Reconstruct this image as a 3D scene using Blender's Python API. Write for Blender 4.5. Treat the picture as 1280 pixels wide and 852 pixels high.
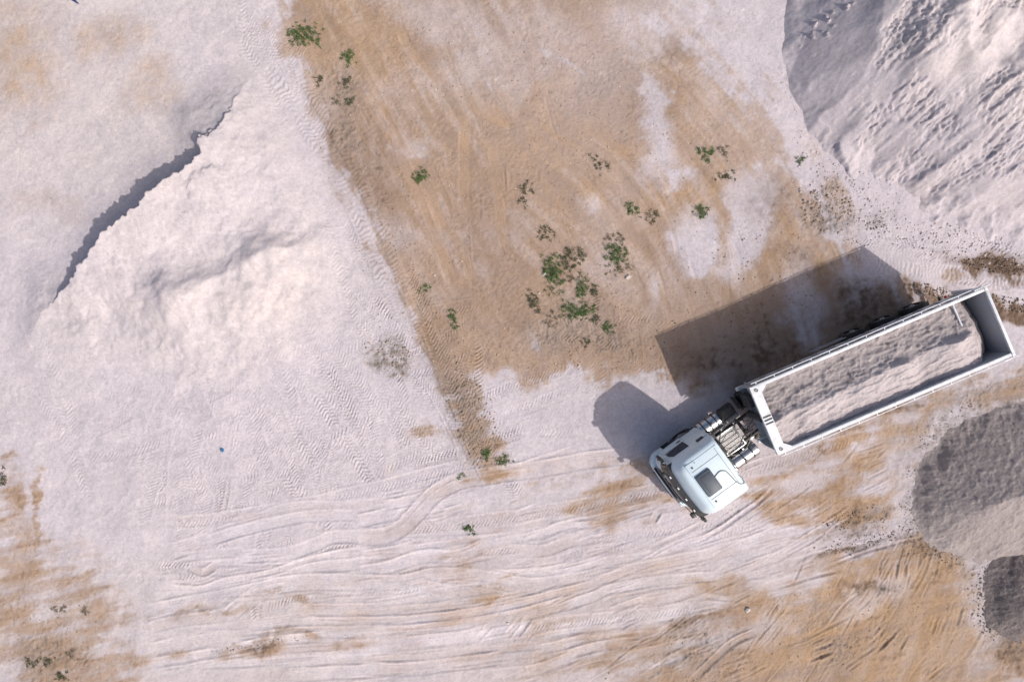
import bpy, bmesh, math, random
import numpy as np
from mathutils import Vector, Matrix

for o in list(bpy.data.objects):
    bpy.data.objects.remove(o)
scene = bpy.context.scene
R = math.radians

# ------------------------------------------------------------------ camera, sky, sun, exposure
CAM_H = 28.1
cd = bpy.data.cameras.new('camera')
cam = bpy.data.objects.new('camera', cd)
scene.collection.objects.link(cam)
cam.location = (0, 0, CAM_H)
cam.rotation_euler = (0, 0, 0)
cd.sensor_width = 36
cd.lens = 24
cd.clip_start = 0.1
cd.clip_end = 2000
scene.camera = cam

SUN_ELEV, SUN_DIR = R(45.8), (0.816, -0.577)      # towards the sun: right and down in the picture
world = bpy.data.worlds.new('World')
scene.world = world
world.use_nodes = True
wn = world.node_tree
wn.nodes.clear()
sky = wn.nodes.new('ShaderNodeTexSky')
sky.sky_type = 'NISHITA'
sky.sun_disc = False
sky.sun_elevation = SUN_ELEV
sky.sun_rotation = math.atan2(SUN_DIR[0], SUN_DIR[1])
sky.dust_density = 4.0
sky.air_density = 0.9
sky.ozone_density = 0.5
bg = wn.nodes.new('ShaderNodeBackground')
bg.inputs[1].default_value = 0.15
wo = wn.nodes.new('ShaderNodeOutputWorld')
wn.links.new(sky.outputs[0], bg.inputs[0])
wn.links.new(bg.outputs[0], wo.inputs[0])

sl = bpy.data.lights.new('sun', 'SUN')
sl.energy = 3.4
sl.angle = R(0.55)
sl.color = (1.0, 0.97, 0.925)
so = bpy.data.objects.new('sun', sl)
scene.collection.objects.link(so)
sv = Vector((SUN_DIR[0] * math.cos(SUN_ELEV), SUN_DIR[1] * math.cos(SUN_ELEV), math.sin(SUN_ELEV)))
so.rotation_euler = sv.to_track_quat('Z', 'Y').to_euler()
so.location = sv * 60

scene.view_settings.view_transform = 'Standard'
scene.view_settings.look = 'None'
scene.view_settings.gamma = 1
scene.view_settings.exposure = -0.15
scene.view_settings.use_curve_mapping = False
scene.render.engine = 'CYCLES'

# ------------------------------------------------------------------ helpers
PPM = 30.37                    # image pixels per metre at ground level
def G(px, py):                 # image pixel -> metres on the ground
    return ((px - 640) / PPM, (426 - py) / PPM)

def link(o, parent=None):
    scene.collection.objects.link(o)
    if parent is not None:
        o.parent = parent
    return o

def tag(o, label=None, cat=None, group=None, kind=None):
    if label: o['label'] = label
    if cat: o['category'] = cat
    if group: o['group'] = group
    if kind: o['kind'] = kind
    return o

def empty(name, loc=(0, 0, 0), rz=0):
    o = bpy.data.objects.new(name, None)
    o.empty_display_size = 0.2
    o.location = loc
    o.rotation_euler = (0, 0, rz)
    return link(o)

_rs = np.random.RandomState(7)
_perm = np.tile(_rs.permutation(256), 2).astype(np.int32)
_ang = _rs.rand(256) * 2 * np.pi
_gx, _gy = np.cos(_ang).astype(np.float32), np.sin(_ang).astype(np.float32)

def pn(x, y, seed=0):
    x = np.asarray(x, np.float32); y = np.asarray(y, np.float32)
    xf = np.floor(x); yf = np.floor(y)
    xi = xf.astype(np.int32) + seed * 37; yi = yf.astype(np.int32) + seed * 91
    u = x - xf; v = y - yf
    def g(ix, iy, du, dv):
        h = _perm[_perm[ix & 255] + (iy & 255)]
        return _gx[h] * du + _gy[h] * dv
    su = u * u * u * (u * (u * 6 - 15) + 10); sw = v * v * v * (v * (v * 6 - 15) + 10)
    a = g(xi, yi, u, v); b = g(xi + 1, yi, u - 1, v)
    c = g(xi, yi + 1, u, v - 1); d = g(xi + 1, yi + 1, u - 1, v - 1)
    r0 = a + su * (b - a)
    return (r0 + sw * ((c + su * (d - c)) - r0)) * 1.45

def fbm(x, y, scale, octv=4, seed=0, gain=0.5, lac=2.03):
    f = 1.0 / scale; a = 1.0; t = 0; n = 0
    for i in range(octv):
        t = t + a * pn(x * f, y * f, seed + i * 3)
        n += a; a *= gain; f *= lac
    return t / n

def ss(e0, e1, x):
    t = np.clip((x - e0) / (e1 - e0), 0, 1)
    return t * t * (3 - 2 * t)

def rot(x, y, deg):
    c, s = math.cos(R(deg)), math.sin(R(deg))
    return x * c + y * s, -x * s + y * c

def poly_sd(pts, x, y):
    """signed distance to a closed polygon, positive inside"""
    d2 = np.full(x.shape, 1e9, np.float32)
    inside = np.zeros(x.shape, bool)
    n = len(pts)
    for i in range(n):
        ax, ay = pts[i]; bx, by = pts[(i + 1) % n]
        ex, ey = bx - ax, by - ay
        wx, wy = x - ax, y - ay
        t = np.clip((wx * ex + wy * ey) / (ex * ex + ey * ey + 1e-9), 0, 1)
        d2 = np.minimum(d2, (wx - ex * t) ** 2 + (wy - ey * t) ** 2)
        if by != ay:
            cond = ((ay <= y) & (y < by)) | ((by <= y) & (y < ay))
            inside ^= cond & (x < ax + (y - ay) * ex / (by - ay))
    d = np.sqrt(d2)
    return np.where(inside, d, -d)

def line_sd(pts, x, y):
    """distance to an open polyline: signed side, fraction along it"""
    best = np.full(x.shape, 1e9, np.float32); sg = np.ones(x.shape, np.float32); fr = np.zeros(x.shape, np.float32)
    n = len(pts)
    for i in range(n - 1):
        ax, ay = pts[i]; bx, by = pts[i + 1]
        ex, ey = bx - ax, by - ay
        wx, wy = x - ax, y - ay
        t = np.clip((wx * ex + wy * ey) / (ex * ex + ey * ey), 0, 1)
        d = np.sqrt((wx - ex * t) ** 2 + (wy - ey * t) ** 2)
        c = np.sign(ex * wy - ey * wx)
        m = d < best
        best = np.where(m, d, best); sg = np.where(m, c, sg); fr = np.where(m, (i + t) / (n - 1), fr)
    return best * sg, fr

def ell(x, y, cx, cy, rx, ry, ang=0, soft=0.5):
    u, v = rot(x - cx, y - cy, ang)
    r = np.sqrt((u / rx) ** 2 + (v / ry) ** 2)
    return 1 - ss(1 - soft, 1 + soft, r)

# ------------------------------------------------------------------ node materials
def nodes_of(name):
    m = bpy.data.materials.new(name)
    m.use_nodes = True
    nt = m.node_tree
    b = nt.nodes['Principled BSDF']
    return m, nt, b

def rgb(nt, c):
    n = nt.nodes.new('ShaderNodeRGB'); n.outputs[0].default_value = (*c, 1); return n.outputs[0]

def mix(nt, fac, a, b, mode='MIX'):
    n = nt.nodes.new('ShaderNodeMix'); n.data_type = 'RGBA'; n.blend_type = mode
    for s, v in ((n.inputs[0], fac), (n.inputs[6], a), (n.inputs[7], b)):
        if isinstance(v, (int, float)): s.default_value = v
        elif isinstance(v, tuple): s.default_value = (*v, 1)
        else: nt.links.new(v, s)
    return n.outputs[2]

def math_n(nt, op, a, b=0.0, c=0.0):
    n = nt.nodes.new('ShaderNodeMath'); n.operation = op
    for s, v in zip(n.inputs, (a, b, c)):
        if isinstance(v, (int, float)): s.default_value = v
        else: nt.links.new(v, s)
    return n.outputs[0]

def maprange(nt, v, a, b, c=0.0, d=1.0):
    n = nt.nodes.new('ShaderNodeMapRange')
    nt.links.new(v, n.inputs[0])
    for i, k in enumerate((a, b, c, d)): n.inputs[i + 1].default_value = k
    return n.outputs[0]

def noise(nt, vec, scale, detail=4, rough=0.6):
    n = nt.nodes.new('ShaderNodeTexNoise')
    n.inputs['Scale'].default_value = scale
    n.inputs['Detail'].default_value = detail
    n.inputs['Roughness'].default_value = rough
    if vec is not None: nt.links.new(vec, n.inputs['Vector'])
    return n.outputs[0]

def bump(nt, b, h, strength, dist):
    n = nt.nodes.new('ShaderNodeBump')
    n.inputs['Strength'].default_value = strength
    n.inputs['Distance'].default_value = dist
    nt.links.new(h, n.inputs['Height'])
    nt.links.new(n.outputs[0], b.inputs['Normal'])

def geo_pos(nt):
    return nt.nodes.new('ShaderNodeNewGeometry').outputs['Position']

SAND = (0.532, 0.474, 0.498)
SAND_WARM = (0.545, 0.475, 0.452)
TAN = (0.352, 0.243, 0.172)
OCHRE = (0.385, 0.250, 0.145)
DAMP = (0.135, 0.088, 0.060)
CRUMB = (0.20, 0.165, 0.14)

def mat_ground():
    m, nt, b = nodes_of('sand_and_soil')
    a1 = nt.nodes.new('ShaderNodeAttribute'); a1.attribute_name = 'mask_a'
    a2 = nt.nodes.new('ShaderNodeAttribute'); a2.attribute_name = 'mask_b'
    s1 = nt.nodes.new('ShaderNodeSeparateColor'); nt.links.new(a1.outputs['Color'], s1.inputs[0])
    s2 = nt.nodes.new('ShaderNodeSeparateColor'); nt.links.new(a2.outputs['Color'], s2.inputs[0])
    soil, ochre, damp = s1.outputs
    beige, crumb, tone = s2.outputs
    p = geo_pos(nt)
    n1 = noise(nt, p, 0.9, 6, 0.62); n2 = noise(nt, p, 7.0, 5, 0.65); n3 = noise(nt, p, 19.0, 4, 0.75)
    sand = mix(nt, beige, SAND, SAND_WARM)
    sand = mix(nt, maprange(nt, n1, 0.42, 0.68, 0, 0.35), sand, (0.44, 0.395, 0.42))
    earth = mix(nt, ochre, TAN, OCHRE)
    earth = mix(nt, maprange(nt, n1, 0.45, 0.7, 0, 0.4), earth, (0.37, 0.28, 0.225))
    earth = mix(nt, maprange(nt, n2, 0.5, 0.75, 0, 0.35), earth, (0.225, 0.145, 0.098))
    col = mix(nt, soil, sand, earth)
    col = mix(nt, damp, col, DAMP)
    col = mix(nt, crumb, col, CRUMB)
    t = math_n(nt, 'MULTIPLY_ADD', tone, 0.8, 0.6)
    t = math_n(nt, 'MULTIPLY', t, maprange(nt, n2, 0.25, 0.75, 0.86, 1.14))
    t = math_n(nt, 'MULTIPLY', t, maprange(nt, n3, 0.3, 0.7, 0.89, 1.11))
    sp = noise(nt, p, 11.0, 2, 0.5)                         # scattered dark grit and pale chips
    t = math_n(nt, 'MULTIPLY', t, maprange(nt, sp, 0.69, 0.74, 1.0, 0.66))
    t = math_n(nt, 'MULTIPLY', t, maprange(nt, sp, 0.29, 0.25, 1.0, 1.22))
    g = nt.nodes.new('ShaderNodeCombineColor')
    for i in range(3): nt.links.new(t, g.inputs[i])
    col = mix(nt, 1.0, col, g.outputs[0], 'MULTIPLY')
    nt.links.new(col, b.inputs['Base Color'])
    b.inputs['Roughness'].default_value = 0.95
    b.inputs['Specular IOR Level'].default_value = 0.15
    # small clods and cleat crumbs: clumpy, absent on the pressed tracks
    vo = nt.nodes.new('ShaderNodeTexVoronoi'); vo.inputs['Scale'].default_value = 11.0; nt.links.new(p, vo.inputs['Vector'])
    patchy = noise(nt, p, 0.55, 5, 0.65)
    cl = math_n(nt, 'MULTIPLY', maprange(nt, vo.outputs['Distance'], 0.0, 0.55, 1.0, 0.0), maprange(nt, patchy, 0.44, 0.62, 0.05, 1.0))
    cl = math_n(nt, 'MULTIPLY', cl, math_n(nt, 'SUBTRACT', 1.0, a2.outputs['Alpha']))
    h = math_n(nt, 'ADD', math_n(nt, 'MULTIPLY', n2, 0.5), math_n(nt, 'MULTIPLY', n3, 0.6))
    h = math_n(nt, 'ADD', h, math_n(nt, 'MULTIPLY', cl, 0.3))
    h = math_n(nt, 'MULTIPLY', h, math_n(nt, 'MULTIPLY_ADD', soil, 0.5, 0.5))
    bump(nt, b, h, 0.85, 0.036)
    return m

def mat_heap(name, ca, cb, cc, s_big=1.2, s_fine=22.0, bs=0.8, bd=0.05):
    m, nt, b = nodes_of(name)
    p = geo_pos(nt)
    n1 = noise(nt, p, s_big, 6, 0.62); n2 = noise(nt, p, s_fine, 5, 0.7)
    a2 = nt.nodes.new('ShaderNodeAttribute'); a2.attribute_name = 'mask_b'
    s2 = nt.nodes.new('ShaderNodeSeparateColor'); nt.links.new(a2.outputs['Color'], s2.inputs[0])
    col = mix(nt, maprange(nt, n1, 0.35, 0.65), ca, cb)
    col = mix(nt, maprange(nt, n2, 0.48, 0.72, 0, 0.5), col, cc)
    col = mix(nt, s2.outputs[1], col, CRUMB)
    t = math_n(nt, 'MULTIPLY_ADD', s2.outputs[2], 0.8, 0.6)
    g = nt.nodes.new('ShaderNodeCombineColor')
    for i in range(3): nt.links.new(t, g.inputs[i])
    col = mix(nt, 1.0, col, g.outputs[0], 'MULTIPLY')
    nt.links.new(col, b.inputs['Base Color'])
    b.inputs['Roughness'].default_value = 0.95
    b.inputs['Specular IOR Level'].default_value = 0.15
    vo = nt.nodes.new('ShaderNodeTexVoronoi'); vo.inputs['Scale'].default_value = 9.0; nt.links.new(p, vo.inputs['Vector'])
    cl = maprange(nt, vo.outputs['Distance'], 0.0, 0.6, 1.0, 0.0)
    bump(nt, b, math_n(nt, 'MULTIPLY_ADD', cl, 0.30, n2), bs, bd)
    return m

def mat_plain(name, c, rough=0.5, metal=0.0, dirt=0.0, dirt_c=(0.35, 0.28, 0.22), var=0.08, coat=0.0, scale=3.0, spec=0.5):
    m, nt, b = nodes_of(name)
    tc = nt.nodes.new('ShaderNodeTexCoord').outputs['Object']
    n1 = noise(nt, tc, scale, 6, 0.65); n2 = noise(nt, tc, scale * 9, 4, 0.7)
    lo = tuple(k * (1 - var) for k in c); hi = tuple(min(1, k * (1 + var)) for k in c)
    col = mix(nt, n1, lo, hi)
    if dirt:
        f = math_n(nt, 'MULTIPLY', maprange(nt, n1, 0.42, 0.7), maprange(nt, n2, 0.3, 0.65, 0.3, 1))
        col = mix(nt, math_n(nt, 'MULTIPLY', f, dirt), col, dirt_c)
    nt.links.new(col, b.inputs['Base Color'])
    b.inputs['Metallic'].default_value = metal
    b.inputs['Specular IOR Level'].default_value = spec
    b.inputs['Coat Weight'].default_value = coat
    nt.links.new(maprange(nt, n2, 0.2, 0.8, max(0, rough - 0.1), min(1, rough + 0.15)), b.inputs['Roughness'])
    return m

M = {}
M['ground'] = mat_ground()
M['heap_pale'] = mat_heap('pale_dug_sand', (0.55, 0.475, 0.485), (0.48, 0.415, 0.425), (0.39, 0.33, 0.34), 0.8, 12.0, 0.8, 0.06)
M['gravel'] = mat_heap('grey_crushed_gravel', (0.365, 0.312, 0.297), (0.33, 0.282, 0.27), (0.23, 0.192, 0.18), 1.0, 15.0, 0.8, 0.035)
M['gravel_dark'] = mat_heap('dark_crushed_gravel', (0.235, 0.198, 0.188), (0.19, 0.16, 0.154), (0.12, 0.10, 0.097), 1.2, 12.0, 1.0, 0.05)
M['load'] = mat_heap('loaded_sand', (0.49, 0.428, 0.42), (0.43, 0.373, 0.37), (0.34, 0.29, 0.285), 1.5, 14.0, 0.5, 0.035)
M['cab'] = mat_plain('pale_cab_paint', (0.66, 0.765, 0.82), 0.42, dirt=0.30, var=0.03, coat=0.2, scale=2.2, dirt_c=(0.52, 0.48, 0.43))
M['white'] = mat_plain('white_trailer_paint', (0.74, 0.755, 0.785), 0.45, dirt=0.65, var=0.05, scale=3.2)
M['steel'] = mat_plain('worn_grey_steel', (0.40, 0.43, 0.47), 0.45, metal=0.15, dirt=0.5, var=0.1, scale=2.5)
M['tank'] = mat_plain('polished_tank_metal', (0.60, 0.60, 0.61), 0.24, metal=1.0, dirt=0.35, var=0.06, scale=5)
M['black'] = mat_plain('black_plastic', (0.022, 0.022, 0.024), 0.5, dirt=0.35, dirt_c=(0.12, 0.10, 0.085), var=0.2, scale=6)
M['frame'] = mat_plain('dusty_chassis', (0.03, 0.03, 0.032), 0.6, dirt=0.6, dirt_c=(0.16, 0.13, 0.11), var=0.2, scale=6)
M['rubber'] = mat_plain('tyre_rubber', (0.022, 0.021, 0.020), 0.85, dirt=0.7, dirt_c=(0.22, 0.18, 0.15), var=0.2, scale=5)
M['rim'] = mat_plain('wheel_rim', (0.4, 0.4, 0.41), 0.4, metal=0.7, dirt=0.6, scale=6)
M['glass'] = mat_plain('dark_glass', (0.012, 0.015, 0.018), 0.06, var=0.05)
M['hatch'] = mat_plain('smoked_hatch', (0.065, 0.078, 0.10), 0.5, var=0.12, dirt=0.15, dirt_c=(0.2, 0.2, 0.2), scale=4)
M['grey'] = mat_plain('grey_plastic', (0.16, 0.165, 0.17), 0.5, dirt=0.4, scale=6)
M['deck'] = mat_plain('dusty_checker_plate', (0.42, 0.395, 0.375), 0.5, metal=0.4, dirt=0.7, dirt_c=(0.36, 0.30, 0.26), scale=7)
M['lamp'] = mat_plain('lamp_lens', (0.7, 0.72, 0.74), 0.1, var=0.03)
M['red'] = mat_plain('red_lens', (0.35, 0.02, 0.02), 0.2, var=0.1)
M['orange'] = mat_plain('amber_lens', (0.7, 0.25, 0.02), 0.2, var=0.1)
M['hose'] = mat_plain('hose_rubber', (0.05, 0.048, 0.046), 0.5, var=0.2, dirt=0.4, dirt_c=(0.3, 0.26, 0.22))
M['stone'] = mat_plain('pale_stone', (0.56, 0.50, 0.46), 0.9, var=0.15, dirt=0.5, dirt_c=(0.36, 0.27, 0.2), scale=9)
M['clod'] = mat_plain('soil_clods', (0.30, 0.225, 0.17), 0.95, var=0.4, scale=3)
M['clod_pale'] = mat_plain('pale_sand_clods', (0.50, 0.43, 0.42), 0.95, var=0.2, scale=3)
M['clod_dark'] = mat_plain('damp_soil_clods', (0.13, 0.09, 0.065), 0.95, var=0.35, scale=3)
M['navy'] = mat_plain('navy_plastic', (0.022, 0.045, 0.13), 0.4, var=0.25, scale=6)
M['blue'] = mat_plain('blue_plastic', (0.06, 0.20, 0.36), 0.4, var=0.2, scale=9)
M['stem'] = mat_plain('weed_stem', (0.16, 0.13, 0.06), 0.8, var=0.2)

def mat_leaf(name, ca, cb):
    m, nt, b = nodes_of(name)
    p = geo_pos(nt)
    col = mix(nt, maprange(nt, noise(nt, p, 14.0, 3, 0.6), 0.35, 0.65), ca, cb)
    nt.links.new(col, b.inputs['Base Color'])
    b.inputs['Roughness'].default_value = 0.6
    b.inputs['Specular IOR Level'].default_value = 0.3
    return m
M['leaf'] = mat_leaf('weed_leaf_green', (0.045, 0.095, 0.024), (0.115, 0.165, 0.05))
M['leaf_dark'] = mat_leaf('weed_leaf_dull', (0.058, 0.070, 0.034), (0.12, 0.108, 0.06))
M['leaf_dry'] = mat_leaf('weed_leaf_dry', (0.14, 0.115, 0.075), (0.22, 0.18, 0.12))

# ------------------------------------------------------------------ terrain, laid out in image pixels
STEP = 0.04
def axis(half, far, grow=1.28):
    n = int(round(half / STEP))
    core = np.arange(-n, n + 1) * STEP
    ext = []; s = STEP; v = core[-1]
    while v < far:
        s *= grow; v += s; ext.append(v)
    ext = np.array(ext)
    return np.concatenate([-ext[::-1], core, ext]), len(ext), n
AX, EX, NX = axis(22.4, 500)
AY, EY, NY = axis(15.4, 500)
GX, GY = np.meshgrid(AX, AY)
GX = GX.astype(np.float32); GY = GY.astype(np.float32)
PX = GX * PPM + 640; PY = 426 - GY * PPM

SOIL_MAIN = [(420, -420), (376, -60), (352, 40), (385, 125), (425, 200), (462, 280), (503, 380), (543, 465), (572, 540), (598, 600), (626, 590),
             (608, 520), (598, 474), (640, 471), (700, 474), (760, 474), (840, 478), (890, 505), (960, 500), (1150, 395), (1130, 362), (1060, 325),
             (1020, 240), (958, 165), (905, 90), (880, 20), (890, -60), (840, -420)]
SOIL_TRUCK = [(930, 600), (1000, 566), (1140, 505), (1200, 478), (1330, 440), (1330, 500), (1200, 520), (1150, 560), (1130, 600), (1100, 640), (1045, 660), (1000, 640), (950, 640)]
SOIL_LR = [(905, 800), (925, 755), (985, 760), (1040, 715), (1090, 690), (1130, 685), (1165, 668), (1205, 690), (1222, 760), (1245, 840), (1290, 1150), (760, 1150), (790, 860), (850, 825)]
SOIL_LL = [(-500, 560), (-80, 600), (10, 590), (28, 640), (50, 680), (95, 690), (132, 715), (140, 770), (180, 820), (170, 920), (60, 1200), (-500, 1200)]
ADD = [  # cx, cy, rx, ry, angle, amount, softness
    (785, 622, 64, 28, -12, .62, .8), (728, 588, 70, 12, -10, .55, .6), (820, 590, 40, 30, 0, .5, .6), (740, 640, 30, 14, -20, .5, .6),
    (45, 625, 7, 50, 0, .6, .7), (18, 610, 8, 40, -10, .5, .7), (230, 765, 110, 8, -9, .30, .9), (115, 780, 60, 14, -12, .5, .7),
    (300, 815, 140, 8, -9, .28, .9), (380, 800, 80, 6, -7, .28, .9), (140, 828, 60, 25, 0, .5, .7), (365, 748, 22, 8, -10, .5, .6),
    (1258, 805, 36, 26, 0, .85, .4), (1245, 333, 55, 10, 8, .75, .7), (1250, 378, 70, 12, 8, .8, .6), (1165, 368, 40, 10, 14, .6, .7), (1215, 352, 30, 7, 8, .5, .7),
    (525, 538, 30, 9, -22, .30, .9), (487, 592, 26, 10, 0, .25, .6), (575, 690, 40, 26, -20, .16, .9), (620, 640, 60, 22, -8, .16, .9), (790, 815, 70, 14, -12, .28, .9),
    (905, 740, 40, 12, 10, .32, .9), (985, 640, 26, 30, 0, .6, .6), (1060, 622, 30, 30, 0, .6, .6), (1200, 695, 30, 10, 10, .6, .6), (645, 725, 40, 12, -5, .3, .7),
    (700, 800, 40, 20, -10, .15, .9), (850, 640, 24, 12, 0, .35, .7), (560, 445, 60, 40, 60, .3, .6), (1010, 260, 40, 50, 40, .5, .7), (1000, 330, 70, 30, -30, .6, .6)]
SUB = [
    (535, 12, 62, 24, 15, .75, .5), (600, 78, 34, 34, 50, .6, .7), (692, 45, 44, 34, 30, .55, .7), (822, 22, 62, 34, -12, .9, .45), (790, 60, 30, 24, 0, .6, .6),
    (812, 150, 12, 40, -6, .8, .5), (824, 195, 13, 28, 10, .75, .5), (842, 225, 9, 12, 0, .8, .5), (870, 308, 30, 20, 28, .9, .4), (888, 322, 12, 14, 0, .8, .4),
    (938, 282, 20, 55, 14, .95, .35), (925, 240, 18, 25, 0, .6, .6), (1002, 378, 16, 46, -12, .6, .5), (885, 492, 48, 16, -10, .6, .6), (640, 88, 14, 40, 20, .45, .7),
    (740, 95, 60, 40, 30, .4, .8), (515, 185, 16, 14, 0, .4, .7), (740, 250, 14, 12, 0, .5, .6), (812, 365, 8, 18, 10, .5, .6), (1080, 345, 20, 40, 30, .6, .6),
    (500, 290, 26, 14, 60, .35, .8), (868, 10, 30, 40, 0, .7, .6), (905, 60, 24, 60, 20, .6, .7), (1012, 592, 34, 14, -20, .7, .5), (1085, 602, 26, 12, -30, .7, .5),
    (1120, 585, 18, 26, 30, .6, .6), (1112, 735, 30, 14, -10, .5, .6), (1075, 760, 28, 12, -20, .45, .6), (930, 790, 60, 14, -18, .4, .6), (1190, 525, 36, 12, -25, .6, .5),
    (760, 290, 30, 60, 20, .18, .8), (1235, 745, 18, 60, 10, .9, .5), (690, 420, 40, 20, 0, .15, .8)]

def masks(px, py, gx, gy):
    """earth layout of the yard, in image pixels"""
    w1 = fbm(gx, gy, 2.2, 6, 11, 0.62); w2 = fbm(gx, gy, 2.2, 6, 23, 0.62)
    x = px + w1 * 38 + pn(gx / 4.1, gy / 4.1, 19) * 12; y = py + w2 * 38 + pn(gx / 4.1, gy / 4.1, 29) * 12
    S = np.zeros(px.shape, np.float32)
    for P, amt, soft in ((SOIL_MAIN, .92, 30), (SOIL_TRUCK, .80, 34), (SOIL_LR, .74, 40), (SOIL_LL, .62, 44)):
        soft = soft + (44 * ss(640, 900, px) * ss(330, 250, py) if P is SOIL_MAIN else 0)
        S = np.maximum(S, amt * ss(-soft, soft, poly_sd(P, x, y)))
    for cx, cy, rx, ry, a, amt, soft in ADD:
        S = np.maximum(S, amt * ell(x, y, cx, cy, rx, ry, a, soft))
    WP = np.zeros(px.shape, np.float32)
    for cx, cy, rx, ry, a, amt, soft in SUB:
        e = ell(x, y, cx, cy, rx * 1.08, ry * 1.08, a, min(.95, soft * 1.7))
        k = 0.2 if cy < 140 else 0.6
        S = S * (1 - k * amt * e); WP = np.maximum(WP, amt * e * (0.55 if cy < 110 else 1.0))
    # smears along the directions the loaders drove
    u, v = rot(gx, gy, -62)
    sl_ = fbm(u * 0.16, v, 0.55, 5, 31, 0.6)
    cx_, cy_ = G(420, 560)
    rr_ = np.hypot(gx - cx_, gy - cy_); th_ = np.arctan2(gy - cy_, gx - cx_)
    sc_ = fbm(th_ * 1.6, rr_, 0.55, 5, 33, 0.6)
    k_ = ss(580, 700, px + (py - 250) * 0.3)
    st1 = sl_ * (1 - k_) + sc_ * k_
    u, v = rot(gx, gy, 12)
    st2 = fbm(u * 0.18, v, 0.5, 4, 37)
    up = ss(520, 440, py + (px - 640) * 0.05)
    st = st1 * up + st2 * (1 - up)
    n = fbm(gx, gy, 0.9, 5, 41)
    n6 = fbm(gx, gy, 1.6, 7, 43, 0.66)
    big = fbm(gx, gy, 5.5, 4, 45)
    band = ss(630, 760, py) * ss(120, 330, px) * 0.24 + ss(590, 690, py) * ss(480, 700, px) * 0.13
    edge = np.clip(S * (1 - S) * 4, 0, 1)
    soil = S + band + (st * 0.80 + n6 * 0.80) * (0.22 + 0.14 * up + edge * 0.75)
    kh = 0.25 + 0.25 * ss(600, 500, py)
    soil = kh * ss(0.30, 0.64, soil) + (1 - kh) * ss(0.0, 1.0, soil)
    # pale dust drifted over the soil
    film = np.clip(0.12 + 0.95 * st1 + 0.55 * big + 0.40 * n6, 0, 0.8) * (0.5 + 0.5 * ss(420, 300, py))
    film = np.maximum(film, 0.28 * ell(x, y, 700, 110, 130, 110, 20, .9) * (0.6 + n6))
    soil = soil * (1 - 0.8 * np.clip(film, 0, 0.8))
    soil = soil * (1 - np.clip(WP * (0.95 + 1.0 * n6 + 0.6 * st1) * 1.15, 0, 1))
    # ochre tint
    O = np.zeros(px.shape, np.float32)
    for cx, cy, rx, ry, a, amt in ((420, 60, 70, 90, -20, .8), (880, 120, 55, 60, 0, 1), (885, 250, 50, 70, 0, .9), (980, 300, 60, 60, 30, .8), (640, 170, 200, 60, 30, .35),
                                   (1100, 770, 180, 110, 0, .8), (1150, 700, 60, 40, 0, .9), (20, 760, 70, 110, 0, .15), (1040, 570, 140, 70, -25, .5), (790, 620, 80, 40, 0, .35),
                                   (760, 250, 90, 70, 40, .4), (640, 430, 120, 50, 0, .35), (20, 60, 70, 70, 0, .9), (140, 45, 60, 40, 0, .9), (170, 110, 40, 35, 0, .8), (1060, 625, 60, 50, 0, .9)):
        O = np.maximum(O, amt * ell(x, y, cx, cy, rx, ry, a, .8))
    O = np.clip(O + st * 0.9 + n * 0.3 + big * 0.3, 0, 1)
    # damp, darker ground
    D = np.zeros(px.shape, np.float32)
    for cx, cy, rx, ry, a, amt in ((1250, 333, 55, 12, 8, .95), (1255, 379, 75, 12, 8, .95), (1170, 372, 46, 10, 14, .8), (960, 420, 110, 50, -25, .26), (1070, 385, 50, 26, -20, .75), (985, 450, 70, 24, -24, .6), (880, 455, 30, 22, 0, .45), (1010, 555, 60, 16, -24, .3), (1120, 500, 60, 14, -24, .35), (845, 62, 22, 18, 0, .35),
                                   (445, 190, 34, 90, -25, .38), (800, 130, 60, 40, 30, .2), (1060, 655, 40, 12, -20, .5), (1085, 678, 60, 9, -14, .55), (1150, 685, 40, 20, 0, .3), (1215, 690, 26, 10, 12, .5), (1258, 805, 34, 24, 0, .45), (1080, 740, 30, 7, -10, .5),
                                   (870, 780, 50, 14, -18, .3), (790, 635, 40, 12, -10, .25), (560, 470, 24, 70, -20, .3), (745, 430, 70, 22, 0, .22), (960, 255, 26, 30, 0, .35), (330, 805, 60, 4, -9, .3), (240, 765, 60, 3, -9, .2),
                                   (1000, 335, 60, 16, 30, .35), (1250, 590, 1, 1, 0, 0), (620, 330, 40, 110, -8, .18), (470, 330, 16, 80, -22, .15), (1040, 600, 40, 30, 0, .25), (1160, 465, 60, 14, -22, .4)):
        if amt: D = np.maximum(D, amt * ell(x, y, cx, cy, rx, ry, a, .7))
    fine = fbm(gx, gy, 0.28, 4, 53)
    D = np.clip(D * (0.9 + n * 1.0 + st * 0.9 + fine * 1.1), 0, 0.95)
    D = np.clip(D + soil * 0.5 * ss(0.12, 0.55, st + fine * 0.5), 0, 0.95)
    # warm beige film on the sand
    B = 0.15 + 0.7 * ell(x, y, 60, 60, 230, 190, 0, .7) * 0.8
    B = np.maximum(B, 0.45 * ss(640, 760, py + fbm(gx, gy, 4, 3, 61) * 60))
    B = np.maximum(B, 0.4 * ell(x, y, 330, 380, 170, 70, -20, .8))
    B = B * (1 - 0.7 * ell(x, y, 1130, 200, 200, 180, 0, .5))
    B = np.clip(B + n * 0.35 + fbm(gx, gy, 5, 3, 67) * 0.3, 0, 1)
    peach = np.maximum.reduce([.62 * ell(x, y, 15, 70, 60, 60, 0, .8), .55 * ell(x, y, 135, 48, 42, 28, 0, .8), .45 * ell(x, y, 185, 112, 26, 24, 0, .8), .3 * ell(x, y, 45, 150, 14, 24, 30, .6), .3 * ell(x, y, 60, 265, 40, 14, 20, .8)])
    soil = np.maximum(soil, peach * (0.8 + n))
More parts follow.
